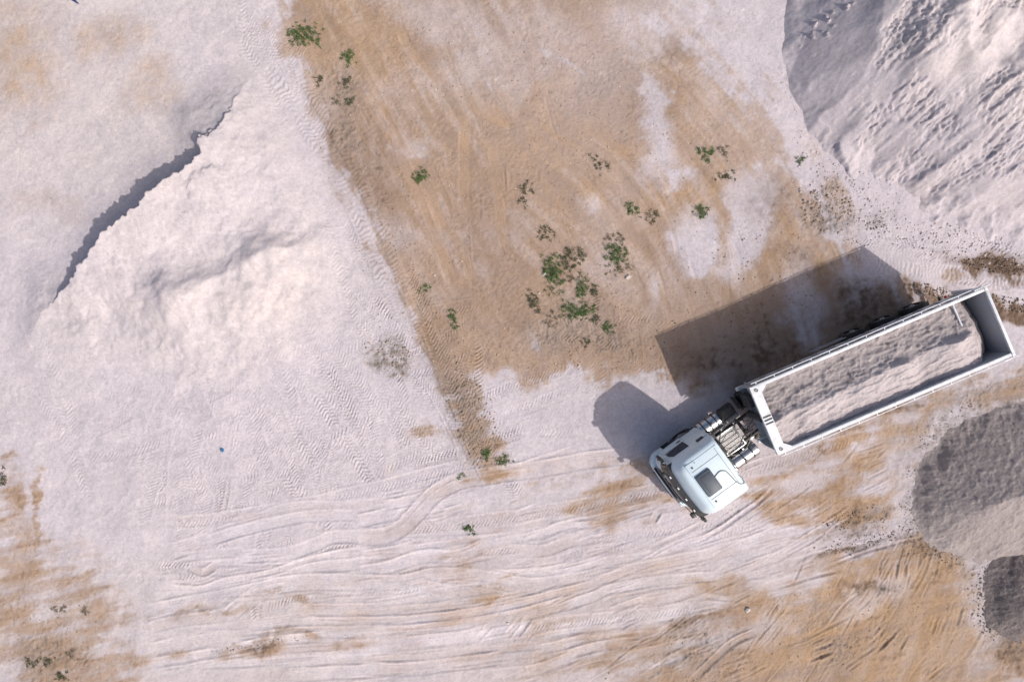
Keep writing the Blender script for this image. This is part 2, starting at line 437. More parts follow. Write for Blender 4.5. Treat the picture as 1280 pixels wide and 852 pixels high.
    # crumbly grey patches
    C = np.maximum.reduce([.85 * ell(x, y, 486, 446, 26, 20, 30, .6), .7 * ell(x, y, 1035, 268, 30, 22, 20, .8), .5 * ell(x, y, 1030, 235, 18, 12, 0, .8), .4 * ell(x, y, 1095, 282, 14, 5, 0, .8),
                           .5 * ell(x, y, 60, 820, 40, 30, 0, .8), .5 * ell(x, y, 870, 815, 40, 22, -20, .8), .4 * ell(x, y, 700, 395, 50, 24, 0, .8), .5 * ell(x, y, 1100, 742, 26, 9, -10, .7), .5 * ell(x, y, 1085, 650, 40, 10, -20, .8),
                           .5 * ell(x, y, 580, 520, 26, 60, -15, .8), .4 * ell(x, y, 430, 110, 22, 30, -20, .8), .4 * ell(x, y, 730, 425, 90, 14, 0, .8), .4 * ell(x, y, 1055, 818, 26, 18, -20, .7), .3 * ell(x, y, 440, 165, 12, 40, -30, .8)])
    ring_ = np.maximum(ell(x, y, 1275, 600, 165, 128, 0, .22), ell(x, y, 1290, 740, 72, 74, 0, .3))
    C = np.maximum(C, 0.45 * ring_)
    C = np.clip(C * (0.75 + fine * 1.6 + n * 0.6), 0, 0.92)
    tone = 0.5 + n * 0.14 + st * 0.34 * (0.25 + 0.75 * soil) + fine * 0.12 - 0.06 * soil * big
    return soil, O, D, B, C, np.clip(tone, 0, 1)

soil, ochre, damp, beige, crumb, tone = masks(PX, PY, GX, GY)

# base relief of the yard
far = ss(22, 60, np.maximum(np.abs(GX), np.abs(GY) * 1.4))
n_c = fbm(GX, GY, 0.5, 4, 73)
n_f = fbm(GX, GY, 0.16, 3, 79)
n_ff = pn(GX / 0.085, GY / 0.085, 83)
Z = fbm(GX, GY, 7, 3, 71) * 0.10 + fbm(GX, GY, 1.7, 3, 72) * 0.035
rough = 0.45 + 0.5 * soil + 1.2 * crumb + 0.9 * damp
clump = np.clip(fbm(GX, GY, 1.3, 3, 75) * 1.5 + 0.5, 0, 1)
FINE = n_c * 0.022 + (n_f * 0.020 + n_ff * 0.010) * rough * (0.35 + clump)
FINE += crumb * (np.maximum(n_f, 0) * 0.09 + np.maximum(n_ff, 0) * 0.05)
FINE += damp * soil * np.maximum(n_f, 0) * 0.03
FINE += far * fbm(GX, GY, 30, 3, 77) * 0.8
FLAT = np.zeros(Z.shape, np.float32)
REL = np.zeros(Z.shape, np.float32)

def catmull(pts, step=0.03):
    p = np.array(pts, float)
    p = np.vstack([2 * p[0] - p[1], p, 2 * p[-1] - p[-2]])
    out = []
    for i in range(1, len(p) - 2):
        L = np.linalg.norm(p[i + 1] - p[i]); n = max(2, int(L / step))
        t = np.linspace(0, 1, n, endpoint=False)[:, None]
        out.append(0.5 * (2 * p[i] + (p[i + 1] - p[i - 1]) * t + (2 * p[i - 1] - 5 * p[i] + 4 * p[i + 1] - p[i + 2]) * t ** 2 + (3 * p[i] - p[i - 1] - 3 * p[i + 1] + p[i + 2]) * t ** 3))
    return np.vstack(out + [p[-2][None]])

trk_id = [0]
def track(pts, width=0.42, depth=0.025, style='smooth', lip=0.03, flat=0.85, tone_add=0.0, amp=0.02, period=0.15, slant=0.9, soil_add=0.0):
    """press one wheel track into the ground; pts in metres"""
    trk_id[0] += 1
    sd = trk_id[0]
    c = catmull(pts)
    t = np.gradient(c, axis=0); t /= np.linalg.norm(t, axis=1)[:, None] + 1e-9
    nrm = np.stack([-t[:, 1], t[:, 0]], 1)
    s = np.concatenate([[0], np.cumsum(np.linalg.norm(np.diff(c, axis=0), axis=1))])
    half = width / 2 + 0.20
    d = np.arange(-half, half + 1e-6, 0.016)
    P = c[:, None, :] + nrm[:, None, :] * d[None, :, None]
    S = np.broadcast_to(s[:, None], P.shape[:2]); Dd = np.broadcast_to(d[None, :], P.shape[:2])
    ix = np.round(P[..., 0] / STEP).astype(int) + NX; iy = np.round(P[..., 1] / STEP).astype(int) + NY
    ok = (ix >= 0) & (ix <= 2 * NX) & (iy >= 0) & (iy <= 2 * NY)
    flat_i = ((iy + EY) * GX.shape[1] + ix + EX)[ok]
    Sf, Df = S[ok], Dd[ok]
    idx, first = np.unique(flat_i, return_index=True)
    Sf, Df = Sf[first], Df[first]
    L = s[-1]
    end = ss(0, min(0.9, L * 0.3), Sf) * ss(0, min(0.9, L * 0.3), L - Sf)
    wob = pn(Sf * 0.8, Sf * 0 + sd * 1.7, 5) * 0.03
    a = np.abs(Df + wob)
    ins = 1 - ss(width / 2 - 0.05, width / 2 + 0.03, a)
    mod = np.clip(0.55 + pn(Sf / 1.3, Sf * 0 + sd * 3.1, 9) * 0.9, 0.05, 1.3)
    berm = np.exp(-((a - width / 2 - 0.035) / 0.035) ** 2) * lip * mod
    side = 0.6 + 0.4 * np.sign(Df) * (1 if sd % 2 else -1)
    rel = -depth * ins * (0.5 + 0.5 * mod) + berm * side
    if style == 'smooth':
        rel += ins * 0.006 * np.sin(Df * 2 * np.pi / 0.11 + sd) * mod
    elif style == 'tread':
        ph = Sf / period + np.abs(Df) * slant / period + 0.35 * pn(Sf * 1.5, Df * 3 + sd, 13)
        rel += ins * amp * np.clip(np.sin(2 * np.pi * ph) * 1.5, -1, 1) * np.clip(0.5 + mod * 0.6, 0, 1.2)
    elif style == 'ladder':
        ph = Sf / period + 0.9 * pn(Sf * 1.2, Df * 3 + sd, 13)
        rel += ins * amp * np.clip(np.sin(2 * np.pi * ph) * 1.4, -1, 1) * np.clip(mod + 0.2, 0, 1.2)
    Zr, Fr = REL.reshape(-1), FLAT.reshape(-1)
    w = np.clip(ins + np.exp(-((a - width / 2) / 0.06) ** 2), 0, 1) * end
    Zr[idx] = Zr[idx] * (1 - w * (0.85 if style != 'rut' else 0.3)) + rel * end
    Fr[idx] = np.maximum(Fr[idx] * (1 - w), ins * flat * end)
    if soil_add:
        sr = soil.reshape(-1); sr[idx] = np.clip(sr[idx] + soil_add * ins * end * np.clip(mod, 0, 1), 0, 1)
    if tone_add:
        tr = tone.reshape(-1); tr[idx] = np.clip(tr[idx] + tone_add * ins * end * mod, 0, 1)

random.seed(3)
# worked-over sand: many short passes of ribbed tyres
def ribbed(poly, n, dirs, length=(2.5, 6), amp=0.016, width=(0.45, 0.65), period=0.145):
    xs = [p[0] for p in poly]; ys = [p[1] for p in poly]
    k = 0
    while k < n:
        px, py = random.uniform(min(xs), max(xs)), random.uniform(min(ys), max(ys))
        if poly_sd(poly, np.array([px]), np.array([py]))[0] < 0: continue
        x, y = G(px, py); a = R(random.choice(dirs) + random.uniform(-12, 12)); L = random.uniform(*length); bend = random.uniform(-0.25, 0.25)
        pts = []
        for t in (-0.5, 0, 0.5):
            pts.append((x + math.cos(a + bend * t) * L * t, y + math.sin(a + bend * t) * L * t))
        track(pts, random.uniform(*width), 0.008, 'tread', 0.010, 0.45, 0, amp * random.uniform(0.8, 1.8), period * random.uniform(0.9, 1.15), random.choice((0.7, 1.0, -0.8)))
        k += 1

ribbed([(250, 480), (420, 420), (520, 400), (585, 560), (560, 600), (400, 630), (250, 640), (150, 560)], 85, (-62, -55, 20, 75, -70), amp=0.017)
ribbed([(60, 420), (250, 470), (240, 640), (60, 560)], 16, (-62, 75, 20), amp=0.008)
ribbed([(200, 690), (330, 700), (480, 660), (540, 670), (480, 760), (250, 730)], 16, (10, 15, 80), amp=0.018)
ribbed([(300, 790), (560, 760), (560, 840), (300, 852)], 14, (4, 10), amp=0.012)
ribbed([(600, 480), (720, 480), (720, 560), (620, 560)], 10, (-70, 10, 80), amp=0.010)
ribbed([(1050, 300), (1280, 300), (1280, 360), (1100, 350)], 14, (-8, -14, -4), amp=0.020, length=(2, 5))
ribbed([(290, 20), (380, 60), (420, 200), (330, 120)], 10, (-62, -70), amp=0.012)
ribbed([(420, 250), (520, 420), (480, 420), (400, 300)], 6, (-62, -66), amp=0.012)
ribbed([(520, 380), (600, 470), (620, 590), (570, 590)], 12, (-60, -80, 20), amp=0.018)
ribbed([(700, 400), (840, 400), (840, 470), (700, 470)], 12, (0, -80, 5), amp=0.014)
ribbed([(700, 680), (800, 660), (800, 740), (640, 740)], 8, (16, 22), amp=0.010)
ribbed([(780, 680), (1000, 600), (1050, 700), (850, 760)], 12, (18, 24, 30), amp=0.008)

def zt(ox, oy, sc, pts): return [G(ox + x / sc, oy + y / sc) for x, y in pts]
Z1, Z2, Z3, Z4, Z5, Z6 = (180, 560, 2.917), (440, 560, 2.917), (700, 600, 3.38), (980, 600, 3.38), (340, 0, 2.4615), (640, 160, 3.277)
TR = [
    (Z1, [(70, 390), (210, 345), (330, 290), (420, 260), (560, 225), (700, 225), (875, 215)], .5, .03), (Z1, [(100, 405), (220, 390), (400, 375)], .3, .02),
    (Z1, [(210, 345), (340, 305), (460, 275), (600, 250), (800, 245)], .35, .02), (Z1, [(330, 395), (520, 385), (620, 355), (700, 325), (875, 330)], .4, .03),
    (Z1, [(160, 430), (215, 455), (270, 420)], .22, .04), (Z1, [(60, 515), (150, 530), (215, 530), (300, 500), (430, 480), (560, 440), (700, 400), (875, 385)], .45, .035),
    (Z1, [(370, 505), (470, 490), (600, 445), (750, 425), (875, 410)], .35, .035), (Z1, [(0, 600), (140, 575), (300, 545), (420, 520), (500, 500), (640, 490), (875, 495)], .5, .03),
    (Z1, [(300, 620), (360, 570), (430, 520)], .5, .03), (Z1, [(520, 590), (640, 595), (875, 590)], .4, .03), (Z1, [(560, 635), (680, 640), (875, 640)], .35, .03),
    (Z1, [(500, 675), (875, 670)], .35, .03), (Z1, [(0, 790), (150, 765), (320, 735), (480, 705), (680, 685)], .3, .05), (Z1, [(480, 775), (700, 770), (875, 770)], .4, .03),
    (Z1, [(520, 830), (875, 810)], .4, .04), (Z1, [(0, 660), (120, 630), (300, 610)], .35, .02), (Z1, [(0, 740), (200, 700), (400, 690)], .4, .02),
    (Z2, [(0, 275), (130, 245), (250, 220), (300, 215), (420, 180)], .4, .035), (Z2, [(330, 240), (415, 215)], .25, .04), (Z2, [(100, 215), (230, 190), (330, 150)], .3, .04),
    (Z2, [(0, 410), (150, 385), (260, 355)], .45, .035), (Z2, [(0, 460), (130, 435), (250, 400), (380, 395), (500, 350)], .4, .035),
    (Z2, [(0, 490), (180, 490), (320, 465), (480, 470), (620, 470), (750, 455), (875, 425)], .45, .03), (Z2, [(230, 490), (310, 510), (430, 545)], .3, .03),
    (Z2, [(350, 455), (500, 470), (640, 495), (760, 485), (875, 465)], .35, .025), (Z2, [(0, 640), (150, 640), (330, 625), (500, 600), (640, 570), (760, 540), (875, 510), (1000, 460)], .42, .05),
    (Z2, [(0, 670), (200, 670), (400, 650), (550, 625), (700, 590), (875, 545)], .4, .04), (Z2, [(0, 805), (200, 805), (400, 785), (560, 765)], .4, .055), (Z2, [(570, 335), (700, 310), (760, 290), (875, 260)], .3, .04),
    (Z2, [(580, 250), (680, 210)], .2, .03), (Z2, [(530, 130), (600, 95), (700, 70)], .25, .04), (Z2, [(590, 690), (650, 615)], .25, .04), (Z2, [(560, 690), (620, 620)], .2, .03), (Z2, [(440, 710), (510, 640)], .2, .04),
    (Z2, [(400, 715), (470, 645)], .2, .03), (Z2, [(660, 740), (760, 720), (875, 690)], .3, .03), (Z2, [(580, 300), (740, 265)], .3, .03), (Z2, [(560, 375), (700, 375), (800, 340), (875, 320)], .35, .03),
    (Z2, [(-100, 730), (150, 715), (400, 690), (520, 660)], .4, .02), (Z2, [(500, 830), (700, 800), (875, 730)], .35, .03),
    (Z2, [(0, 320), (100, 325), (180, 295), (240, 235), (310, 165), (400, 120), (520, 100), (700, 75), (875, 45), (1000, 30)], .5, .04),
    (Z3, [(0, 545), (130, 500), (210, 465), (360, 435), (500, 420), (700, 405)], .3, .035), (Z3, [(190, 570), (330, 510), (400, 520)], .2, .04), (Z3, [(0, 755), (150, 705), (350, 680)], .3, .045),
    (Z3, [(550, 280), (700, 190), (830, 100), (910, 20)], .14, .05), (Z3, [(350, 300), (500, 235), (640, 160)], .14, .035), (Z3, [(130, 435), (300, 380), (480, 290), (620, 230)], .3, .025),
    (Z3, [(390, 660), (520, 600), (700, 560)], .25, .035), (Z3, [(240, 760), (400, 720), (620, 670)], .3, .035), (Z3, [(330, 850), (450, 770), (600, 690)], .25, .04), (Z3, [(540, 870), (660, 750), (740, 680), (850, 630)], .22, .07),
    (Z3, [(0, 390), (200, 330)], .3, .04), (Z3, [(100, 320), (200, 285)], .22, .05), (Z3, [(60, 275), (200, 235)], .22, .05), (Z3, [(50, 195), (200, 190)], .22, .04), (Z3, [(760, 380), (900, 330), (1014, 290)], .3, .03),
    (Z3, [(760, 270), (880, 225)], .2, .04), (Z3, [(830, 465), (1014, 410)], .3, .03), (Z3, [(600, 490), (740, 505)], .14, .04), (Z3, [(390, 180), (420, 130)], .2, .04), (Z3, [(500, 330), (700, 290), (900, 240), (1100, 200)], .35, .02), (Z3, [(200, 400), (450, 350), (700, 300)], .35, .02),
    (Z4, [(50, 270), (130, 215), (240, 150)], .2, .05), (Z4, [(145, 250), (240, 185), (330, 130)], .22, .05), (Z4, [(0, 345), (180, 300), (330, 270), (470, 230)], .3, .04), (Z4, [(140, 385), (330, 310), (480, 265), (600, 240)], .25, .06),
    (Z4, [(100, 715), (210, 590), (290, 480), (340, 380)], .22, .045), (Z4, [(170, 640), (250, 530), (330, 460), (400, 345)], .22, .05), (Z4, [(350, 700), (460, 600)], .16, .05), (Z4, [(380, 735), (500, 610)], .16, .05), (Z4, [(480, 725), (530, 640)], .14, .05),
    (Z4, [(490, 505), (560, 400), (580, 280)], .2, .05), (Z4, [(620, 660), (660, 540)], .18, .05), (Z4, [(655, 660), (700, 560)], .18, .05), (Z4, [(720, 650), (760, 520)], .18, .05), (Z4, [(90, 765), (220, 720)], .16, .07), (Z4, [(120, 720), (220, 680)], .16, .06),
    (Z4, [(520, 850), (620, 720)], .2, .04), (Z4, [(600, 850), (700, 770)], .2, .04), (Z4, [(230, 810), (400, 690)], .2, .04), (Z4, [(610, 370), (630, 270)], .16, .06), (Z4, [(470, 430), (480, 340)], .16, .06), (Z4, [(510, 420), (515, 340)], .16, .06), (Z4, [(390, 430), (420, 480)], .16, .05),
    (Z4, [(0, 700), (150, 640), (300, 560)], .2, .04), (Z4, [(60, 640), (180, 540)], .16, .04), (Z4, [(0, 450), (120, 410), (260, 380)], .25, .05), (Z4, [(530, 500), (590, 400), (620, 300)], .2, .04), (Z4, [(740, 780), (800, 700), (850, 600)], .2, .03),
    (Z5, [(500, 210), (620, 320), (760, 390)], .5, .02), (Z5, [(840, 460), (950, 560), (1040, 660), (1120, 738), (1160, 850)], .5, .025), (Z5, [(940, 370), (1080, 480), (1190, 620), (1280, 720)], .45, .025), (Z5, [(370, 40), (430, 160), (520, 260)], .3, .03),
    (Z5, [(280, 260), (400, 480), (500, 700), (560, 900)], .4, .02), (Z5, [(330, 300), (450, 520), (540, 740)], .35, .02), (Z5, [(600, 350), (590, 500), (600, 740), (620, 900)], .4, .015), (Z5, [(680, 420), (700, 600), (720, 800)], .35, .015),
    (Z6, [(370, 40), (480, 130), (590, 270), (650, 400), (680, 560)], .12, .03), (Z6, [(600, 180), (700, 340)], .12, .03), (Z6, [(590, 560), (620, 660), (650, 800)], .12, .03), (Z6, [(720, 520), (760, 640)], .12, .03), (Z6, [(890, 420), (920, 560), (930, 700)], .3, .02), (Z6, [(860, 560), (880, 720)], .3, .02)]
rt = random.Random(77)
def thin(P, off, f0, f1, w, d, lip):
    c = catmull(P, 0.25); n = len(c)
    i0, i1 = int(f0 * n), max(int(f0 * n) + 4, int(f1 * n)); c = c[i0:i1]
    if len(c) < 4: return
    t = np.gradient(c, axis=0); t /= np.linalg.norm(t, axis=1)[:, None] + 1e-9
    c = c + np.stack([-t[:, 1], t[:, 0]], 1) * off
    k = max(1, len(c) // 7)
    track(list(c[::k]) + [c[-1]], w, d, 'rut', lip, 0.3, -0.02, soil_add=rt.uniform(-.1, .15))
for i in range(30):
    y0 = rt.uniform(650, 850); x0 = rt.uniform(180, 520); L = rt.uniform(250, 620); k0 = rt.uniform(-.02, .10); k1 = rt.uniform(.10, .34)
    P = [G(x0 + L * t, y0 - L * (k0 * t + (k1 - k0) * t * t * 0.6) + 2 * math.sin(t * 3 + i)) for t in (0, .25, .5, .75, 1)]
    track(P, rt.uniform(.32, .55), rt.uniform(.010, .028), 'smooth' if i % 3 else 'tread', rt.uniform(.012, .032), 0.9, rt.uniform(-.02, .10), soil_add=rt.uniform(-.2, .25), amp=0.016)
for z, pts, w, d in TR:
    soft = z in (Z5, Z6)
    P = zt(*z, pts)
    if z is Z4: w = min(w, 0.13); d *= 0.75
    track(P, w * (1.0 if z is Z4 else 1.35), d * 0.9, 'smooth', d * (0.5 if soft else 1.3), 0.9, 0.16 if soft else 0.07, soil_add=0.12 if soft else rt.uniform(-.25, .25))
    for k in range(1 if soft else 3):
        f0 = rt.uniform(0, .6)
        thin(P, rt.choice((-1, 1)) * rt.uniform(0.05, 0.65), f0, min(1, f0 + rt.uniform(.25, .6)), rt.uniform(.05, .09), rt.uniform(.010, .026), rt.uniform(.008, .022))
# fans of thin scored lines where loaders turned
def fan(poly, n, d0, d1, L0, L1, dep):
    xs = [p[0] for p in poly]; ys = [p[1] for p in poly]; k = 0
    while k < n:
        px, py = rt.uniform(min(xs), max(xs)), rt.uniform(min(ys), max(ys))
        if poly_sd(poly, np.array([px]), np.array([py]))[0] < 0: continue
        x, y = G(px, py); a = R(rt.uniform(d0, d1)); L = rt.uniform(L0, L1); b = rt.uniform(-.08, .08)
        P = [(x + math.cos(a + b * t) * L * t, y + math.sin(a + b * t) * L * t) for t in (-.5, 0, .5)]
        for j in range(rt.randint(1, 3)):
            o = j * rt.uniform(.08, .22)
            Q = [(q[0] - math.sin(a) * o, q[1] + math.cos(a) * o) for q in P]
            track(Q, rt.uniform(.05, .09), dep * rt.uniform(.5, 1.2), 'rut', dep * rt.uniform(.5, 1), 0.3, -0.03, soil_add=rt.uniform(-.2, .2))
        k += 1
fan([(1000, 700), (1200, 680), (1230, 850), (900, 850), (950, 780)], 22, 48, 66, 0.8, 2.8, .024)
fan([(1090, 690), (1190, 670), (1210, 720), (1100, 740)], 11, 65, 90, 0.5, 1.6, .032)
fan([(820, 700), (1050, 620), (1080, 680), (900, 760)], 20, 16, 32, 0.8, 3.4, .022)
fan([(640, 640), (800, 640), (860, 700), (640, 760)], 14, 10, 22, 0.8, 3.6, .018)
fan([(300, 700), (640, 640), (640, 850), (300, 850)], 12, 1, 10, 1.2, 4.5, .018)
fan([(700, 760), (950, 760), (950, 850), (650, 850)], 16, 16, 40, 0.8, 3.0, .026)
fan([(940, 580), (1120, 560), (1120, 660), (950, 660)], 16, 15, 50, 0.6, 2.0, .030)
fan([(420, 120), (600, 60), (900, 260), (840, 460), (600, 460)], 26, -75, -55, 1.2, 4.5, .014)
fan([(450, 250), (540, 430), (600, 600), (560, 560)], 20, -72, -55, 0.8, 3.0, .025)
fan([(700, 410), (840, 410), (840, 470), (700, 470)], 10, -85, -75, 0.6, 1.6, .018)
fan([(870, 250), (1000, 200), (1050, 330), (900, 400)], 12, -75, -50, 0.6, 2.0, .018)
# a graded lip of sand with cleat prints between the pale sand and the brown earth
track([G(*p) for p in ((318, 60), (352, 110), (392, 175), (432, 240), (462, 310), (485, 370))], 0.55, -0.015, 'ladder', 0.025, 0.3, 0, 0.011, 0.21)
track([G(*p) for p in ((360, 70), (405, 145), (447, 222), (478, 290), (508, 372), (530, 440))], 0.4, -0.035, 'ladder', 0.03, 0.2, 0, 0.012, 0.17)
track([G(*p) for p in ((520, 370), (545, 440), (570, 500), (600, 560))], 0.5, 0.01, 'tread', 0.04, 0.5, 0, 0.022, 0.16)
# cleat prints beside the rear of the trailer
track([G(*p) for p in ((1060, 322), (1120, 335), (1180, 340), (1250, 345))], 0.6, 0.005, 'ladder', 0.01, 0.3, 0, 0.012, 0.16)
track([G(*p) for p in ((1225, 358), (1260, 352), (1300, 352))], 0.6, 0.005, 'ladder', 0.02, 0.3, 0, 0.018, 0.18)
Z = Z + FINE * (1 - FLAT * 0.75) + REL

fx0, fy0 = -NX * STEP, -NY * STEP
ZF = Z[EY:EY + 2 * NY + 1, EX:EX + 2 * NX + 1]
def zg(x, y):
    x = np.asarray(x, float); y = np.asarray(y, float)
    u = np.clip((x - fx0) / STEP, 0, 2 * NX - 1.001); v = np.clip((y - fy0) / STEP, 0, 2 * NY - 1.001)
    i = u.astype(int); j = v.astype(int); a = u - i; b = v - j
    return (ZF[j, i] * (1 - a) + ZF[j, i + 1] * a) * (1 - b) + (ZF[j + 1, i] * (1 - a) + ZF[j + 1, i + 1] * a) * b

def grid_mesh(name, X, Y, Zv, mat, keep=None, attrs=None, parent=None):
    ny, nx = X.shape
    co = np.stack([X, Y, Zv], -1).reshape(-1, 3).astype(np.float32)
    I = np.arange(ny * nx).reshape(ny, nx)
    q = np.stack([I[:-1, :-1], I[:-1, 1:], I[1:, 1:], I[1:, :-1]], -1).reshape(-1, 4)
    if keep is not None:
        k = keep[:-1, :-1] | keep[:-1, 1:] | keep[1:, 1:] | keep[1:, :-1]
        q = q[k.reshape(-1)]
        used = np.zeros(ny * nx, bool); used[q.reshape(-1)] = True
        remap = np.cumsum(used) - 1
        q = remap[q]; co = co[used]
    else:
        used = np.ones(ny * nx, bool)
    me = bpy.data.meshes.new(name)
    me.vertices.add(len(co)); me.vertices.foreach_set('co', co.reshape(-1))
    me.loops.add(q.size); me.loops.foreach_set('vertex_index', q.reshape(-1).astype(np.int32))
    me.polygons.add(len(q)); me.polygons.foreach_set('loop_start', np.arange(0, q.size, 4, dtype=np.int32))
    me.polygons.foreach_set('use_smooth', np.ones(len(q), bool))
    me.update(calc_edges=True)
    for an, chans in (attrs or {}).items():
        at = me.attributes.new(an, 'FLOAT_COLOR', 'POINT')
        c = np.ones((ny * nx, 4), np.float32)
        if len(chans) < 4: c[:, 3] = 0
        for i, ch in enumerate(chans): c[:, i] = ch.reshape(-1)
        at.data.foreach_set('color', c[used].reshape(-1))
    me.materials.append(mat)
    o = bpy.data.objects.new(name, me)
    return link(o, parent)

ground = grid_mesh('ground', GX, GY, Z, M['ground'], attrs={'mask_a': (soil, ochre, damp), 'mask_b': (beige, crumb, tone, np.clip(FLAT * 0.9, 0, 1))})
tag(ground, kind='structure')

def local_grid(x0, x1, y0, y1, st):
    a = np.arange(x0, x1 + st, st); b = np.arange(y0, y1 + st, st)
    X, Y = np.meshgrid(a, b)
    return X.astype(np.float32), Y.astype(np.float32)

# ---------------- dug sand bank on the left
def build_bank():
    (x0, y1), (x1, y0) = G(-20, 60), G(580, 660)
    X, Y = local_grid(x0, x1, y0, y1, 0.042)
    px, py = X * PPM + 640, 426 - Y * PPM
    jit = fbm(X, Y, 0.7, 4, 101, 0.6)
    jx, jy = px + jit * 12, py + fbm(X, Y, 0.7, 4, 107, 0.6) * 12
    A0 = [(44, 378), (74, 356), (104, 322), (126, 292), (158, 270), (186, 244), (214, 218), (240, 202), (249, 186), (246, 170), (252, 163), (266, 158), (275, 146), (281, 120)]
    A = [(-160, 560), (0, 440)] + A0 + [(300, 60), (330, -60)]
    B = [(150, 356), (190, 366), (240, 368), (280, 350), (322, 322), (372, 304), (425, 290), (470, 285)]
    C = [(238, 262), (243, 222), (262, 212), (290, 204)]
    A = [(640 + (a - 640) * .957, 426 + (b - 426) * .957) for a, b in A]; B = [(640 + (a - 640) * .972, 426 + (b - 426) * .972) for a, b in B]; C = [(640 + (a - 640) * .962, 426 + (b - 426) * .962) for a, b in C]
    da, fa = line_sd(A, jx, jy); db, fb = line_sd(B, px + fbm(X, Y, 1.8, 3, 103) * 10, py + fbm(X, Y, 1.8, 3, 105) * 10); dc, fc = line_sd(C, jx, jy)
    ds, _ = line_sd(A, px + fbm(X, Y, 1.8, 2, 109) * 5, py + fbm(X, Y, 1.8, 2, 110) * 5); ds = ds / PPM
    da, db, dc = da / PPM, db / PPM, dc / PPM            # positive on the lower-right side
    n0 = len(A) - 1.0
    tt = px - py + fbm(X, Y, 1.5, 2, 112) * 12
    ta = ss(-325, -235, tt) * (1 - ss(20, 110, tt) * 0.82) * (1 - ss(140, 205, tt))
    body = ell(px, py, 225, 285, 150, 160, 20, .85)
    right = body * (1.15 * np.exp(-(np.maximum(ds, 0) / 3.6) ** 1.6) + 0.16 + 0.25 * np.exp(-(np.maximum(ds, 0) / .6)))
    dl = np.maximum(-ds, 0)
    left = body * 1.51 * ((1 - ta) * np.exp(-(dl / 1.5) ** 1.5) + ta * (0.24 * np.exp(-(dl / 1.1) ** 1.3)))
    cliff = ss(-0.05, 0.04, da + fbm(X, Y, 0.22, 3, 111) * 0.05)
    h = left * (1 - cliff) + right * cliff
    tb = ss(140, 255, px) * (1 - ss(330, 450, px))
    hb = np.where(db > 0, np.exp(-(np.abs(db) / 3.2) ** 1.4), 0.6 * np.exp(-(np.abs(db) / 0.60) ** 1.5) + 0.4 * np.exp(-(np.abs(db) / 1.9) ** 2))
    h = h + 1.10 * tb * hb * (0.75 + 0.35 * fbm(X, Y, 1.8, 3, 115))
    h += 0.09 * np.where(dc > 0, np.exp(-(np.abs(dc) / 1.6) ** 1.4), np.exp(-(np.abs(dc) / 0.10) ** 2)) * ss(0, .3, fc) * (1 - ss(.7, 1, fc))
    # soft folds, slumps, a few cracks
    env = ss(0.05, 0.5, h)
    q = fbm(X, Y, 1.9, 4, 113) * 3.2
    stair = np.floor(q) + ss(0.90, 1.0, q - np.floor(q)) - q
    u, v = rot(X, Y, -48)
    h += env * (fbm(X, Y, 2.0, 4, 117) * 0.20 + stair * 0.020 + fbm(u * 0.35, v, 0.6, 3, 119) * 0.030)
    h += env * (fbm(X, Y, 0.20, 3, 121) * 0.005 + pn(X / 0.09, Y / 0.09, 123) * 0.003)
    side = ss(0, 70, poly_sd([(-20, 60), (330, 70), (440, 250), (530, 440), (560, 640), (-20, 640)], px, py))
    h = (h - 0.028) * side - 0.012 * (1 - side)
    zz = zg(X, Y) * (1 - 0.6 * env) + h
    soil_, o_, d_, b_, c_, t_ = masks(px, py, X, Y)
    soil_ = soil_ * (1 - 0.5 * env); c_ = c_ * (1 - env * 0.3)
    o = grid_mesh('sand_bank', X, Y, zz, M['ground'], keep=h > -0.006, attrs={'mask_a': (soil_, o_, d_ * (1 - env)), 'mask_b': (np.clip(b_ + 0.25 * env, 0, 1), c_, np.clip(t_ + 0.03 * env, 0, 1), 0.8 * env)})
    tag(o, 'low bank of pale sand with a dark undercut edge on its upper left', 'sand bank')
    return o
build_bank()

def blank(X): return np.zeros(X.shape, np.float32)

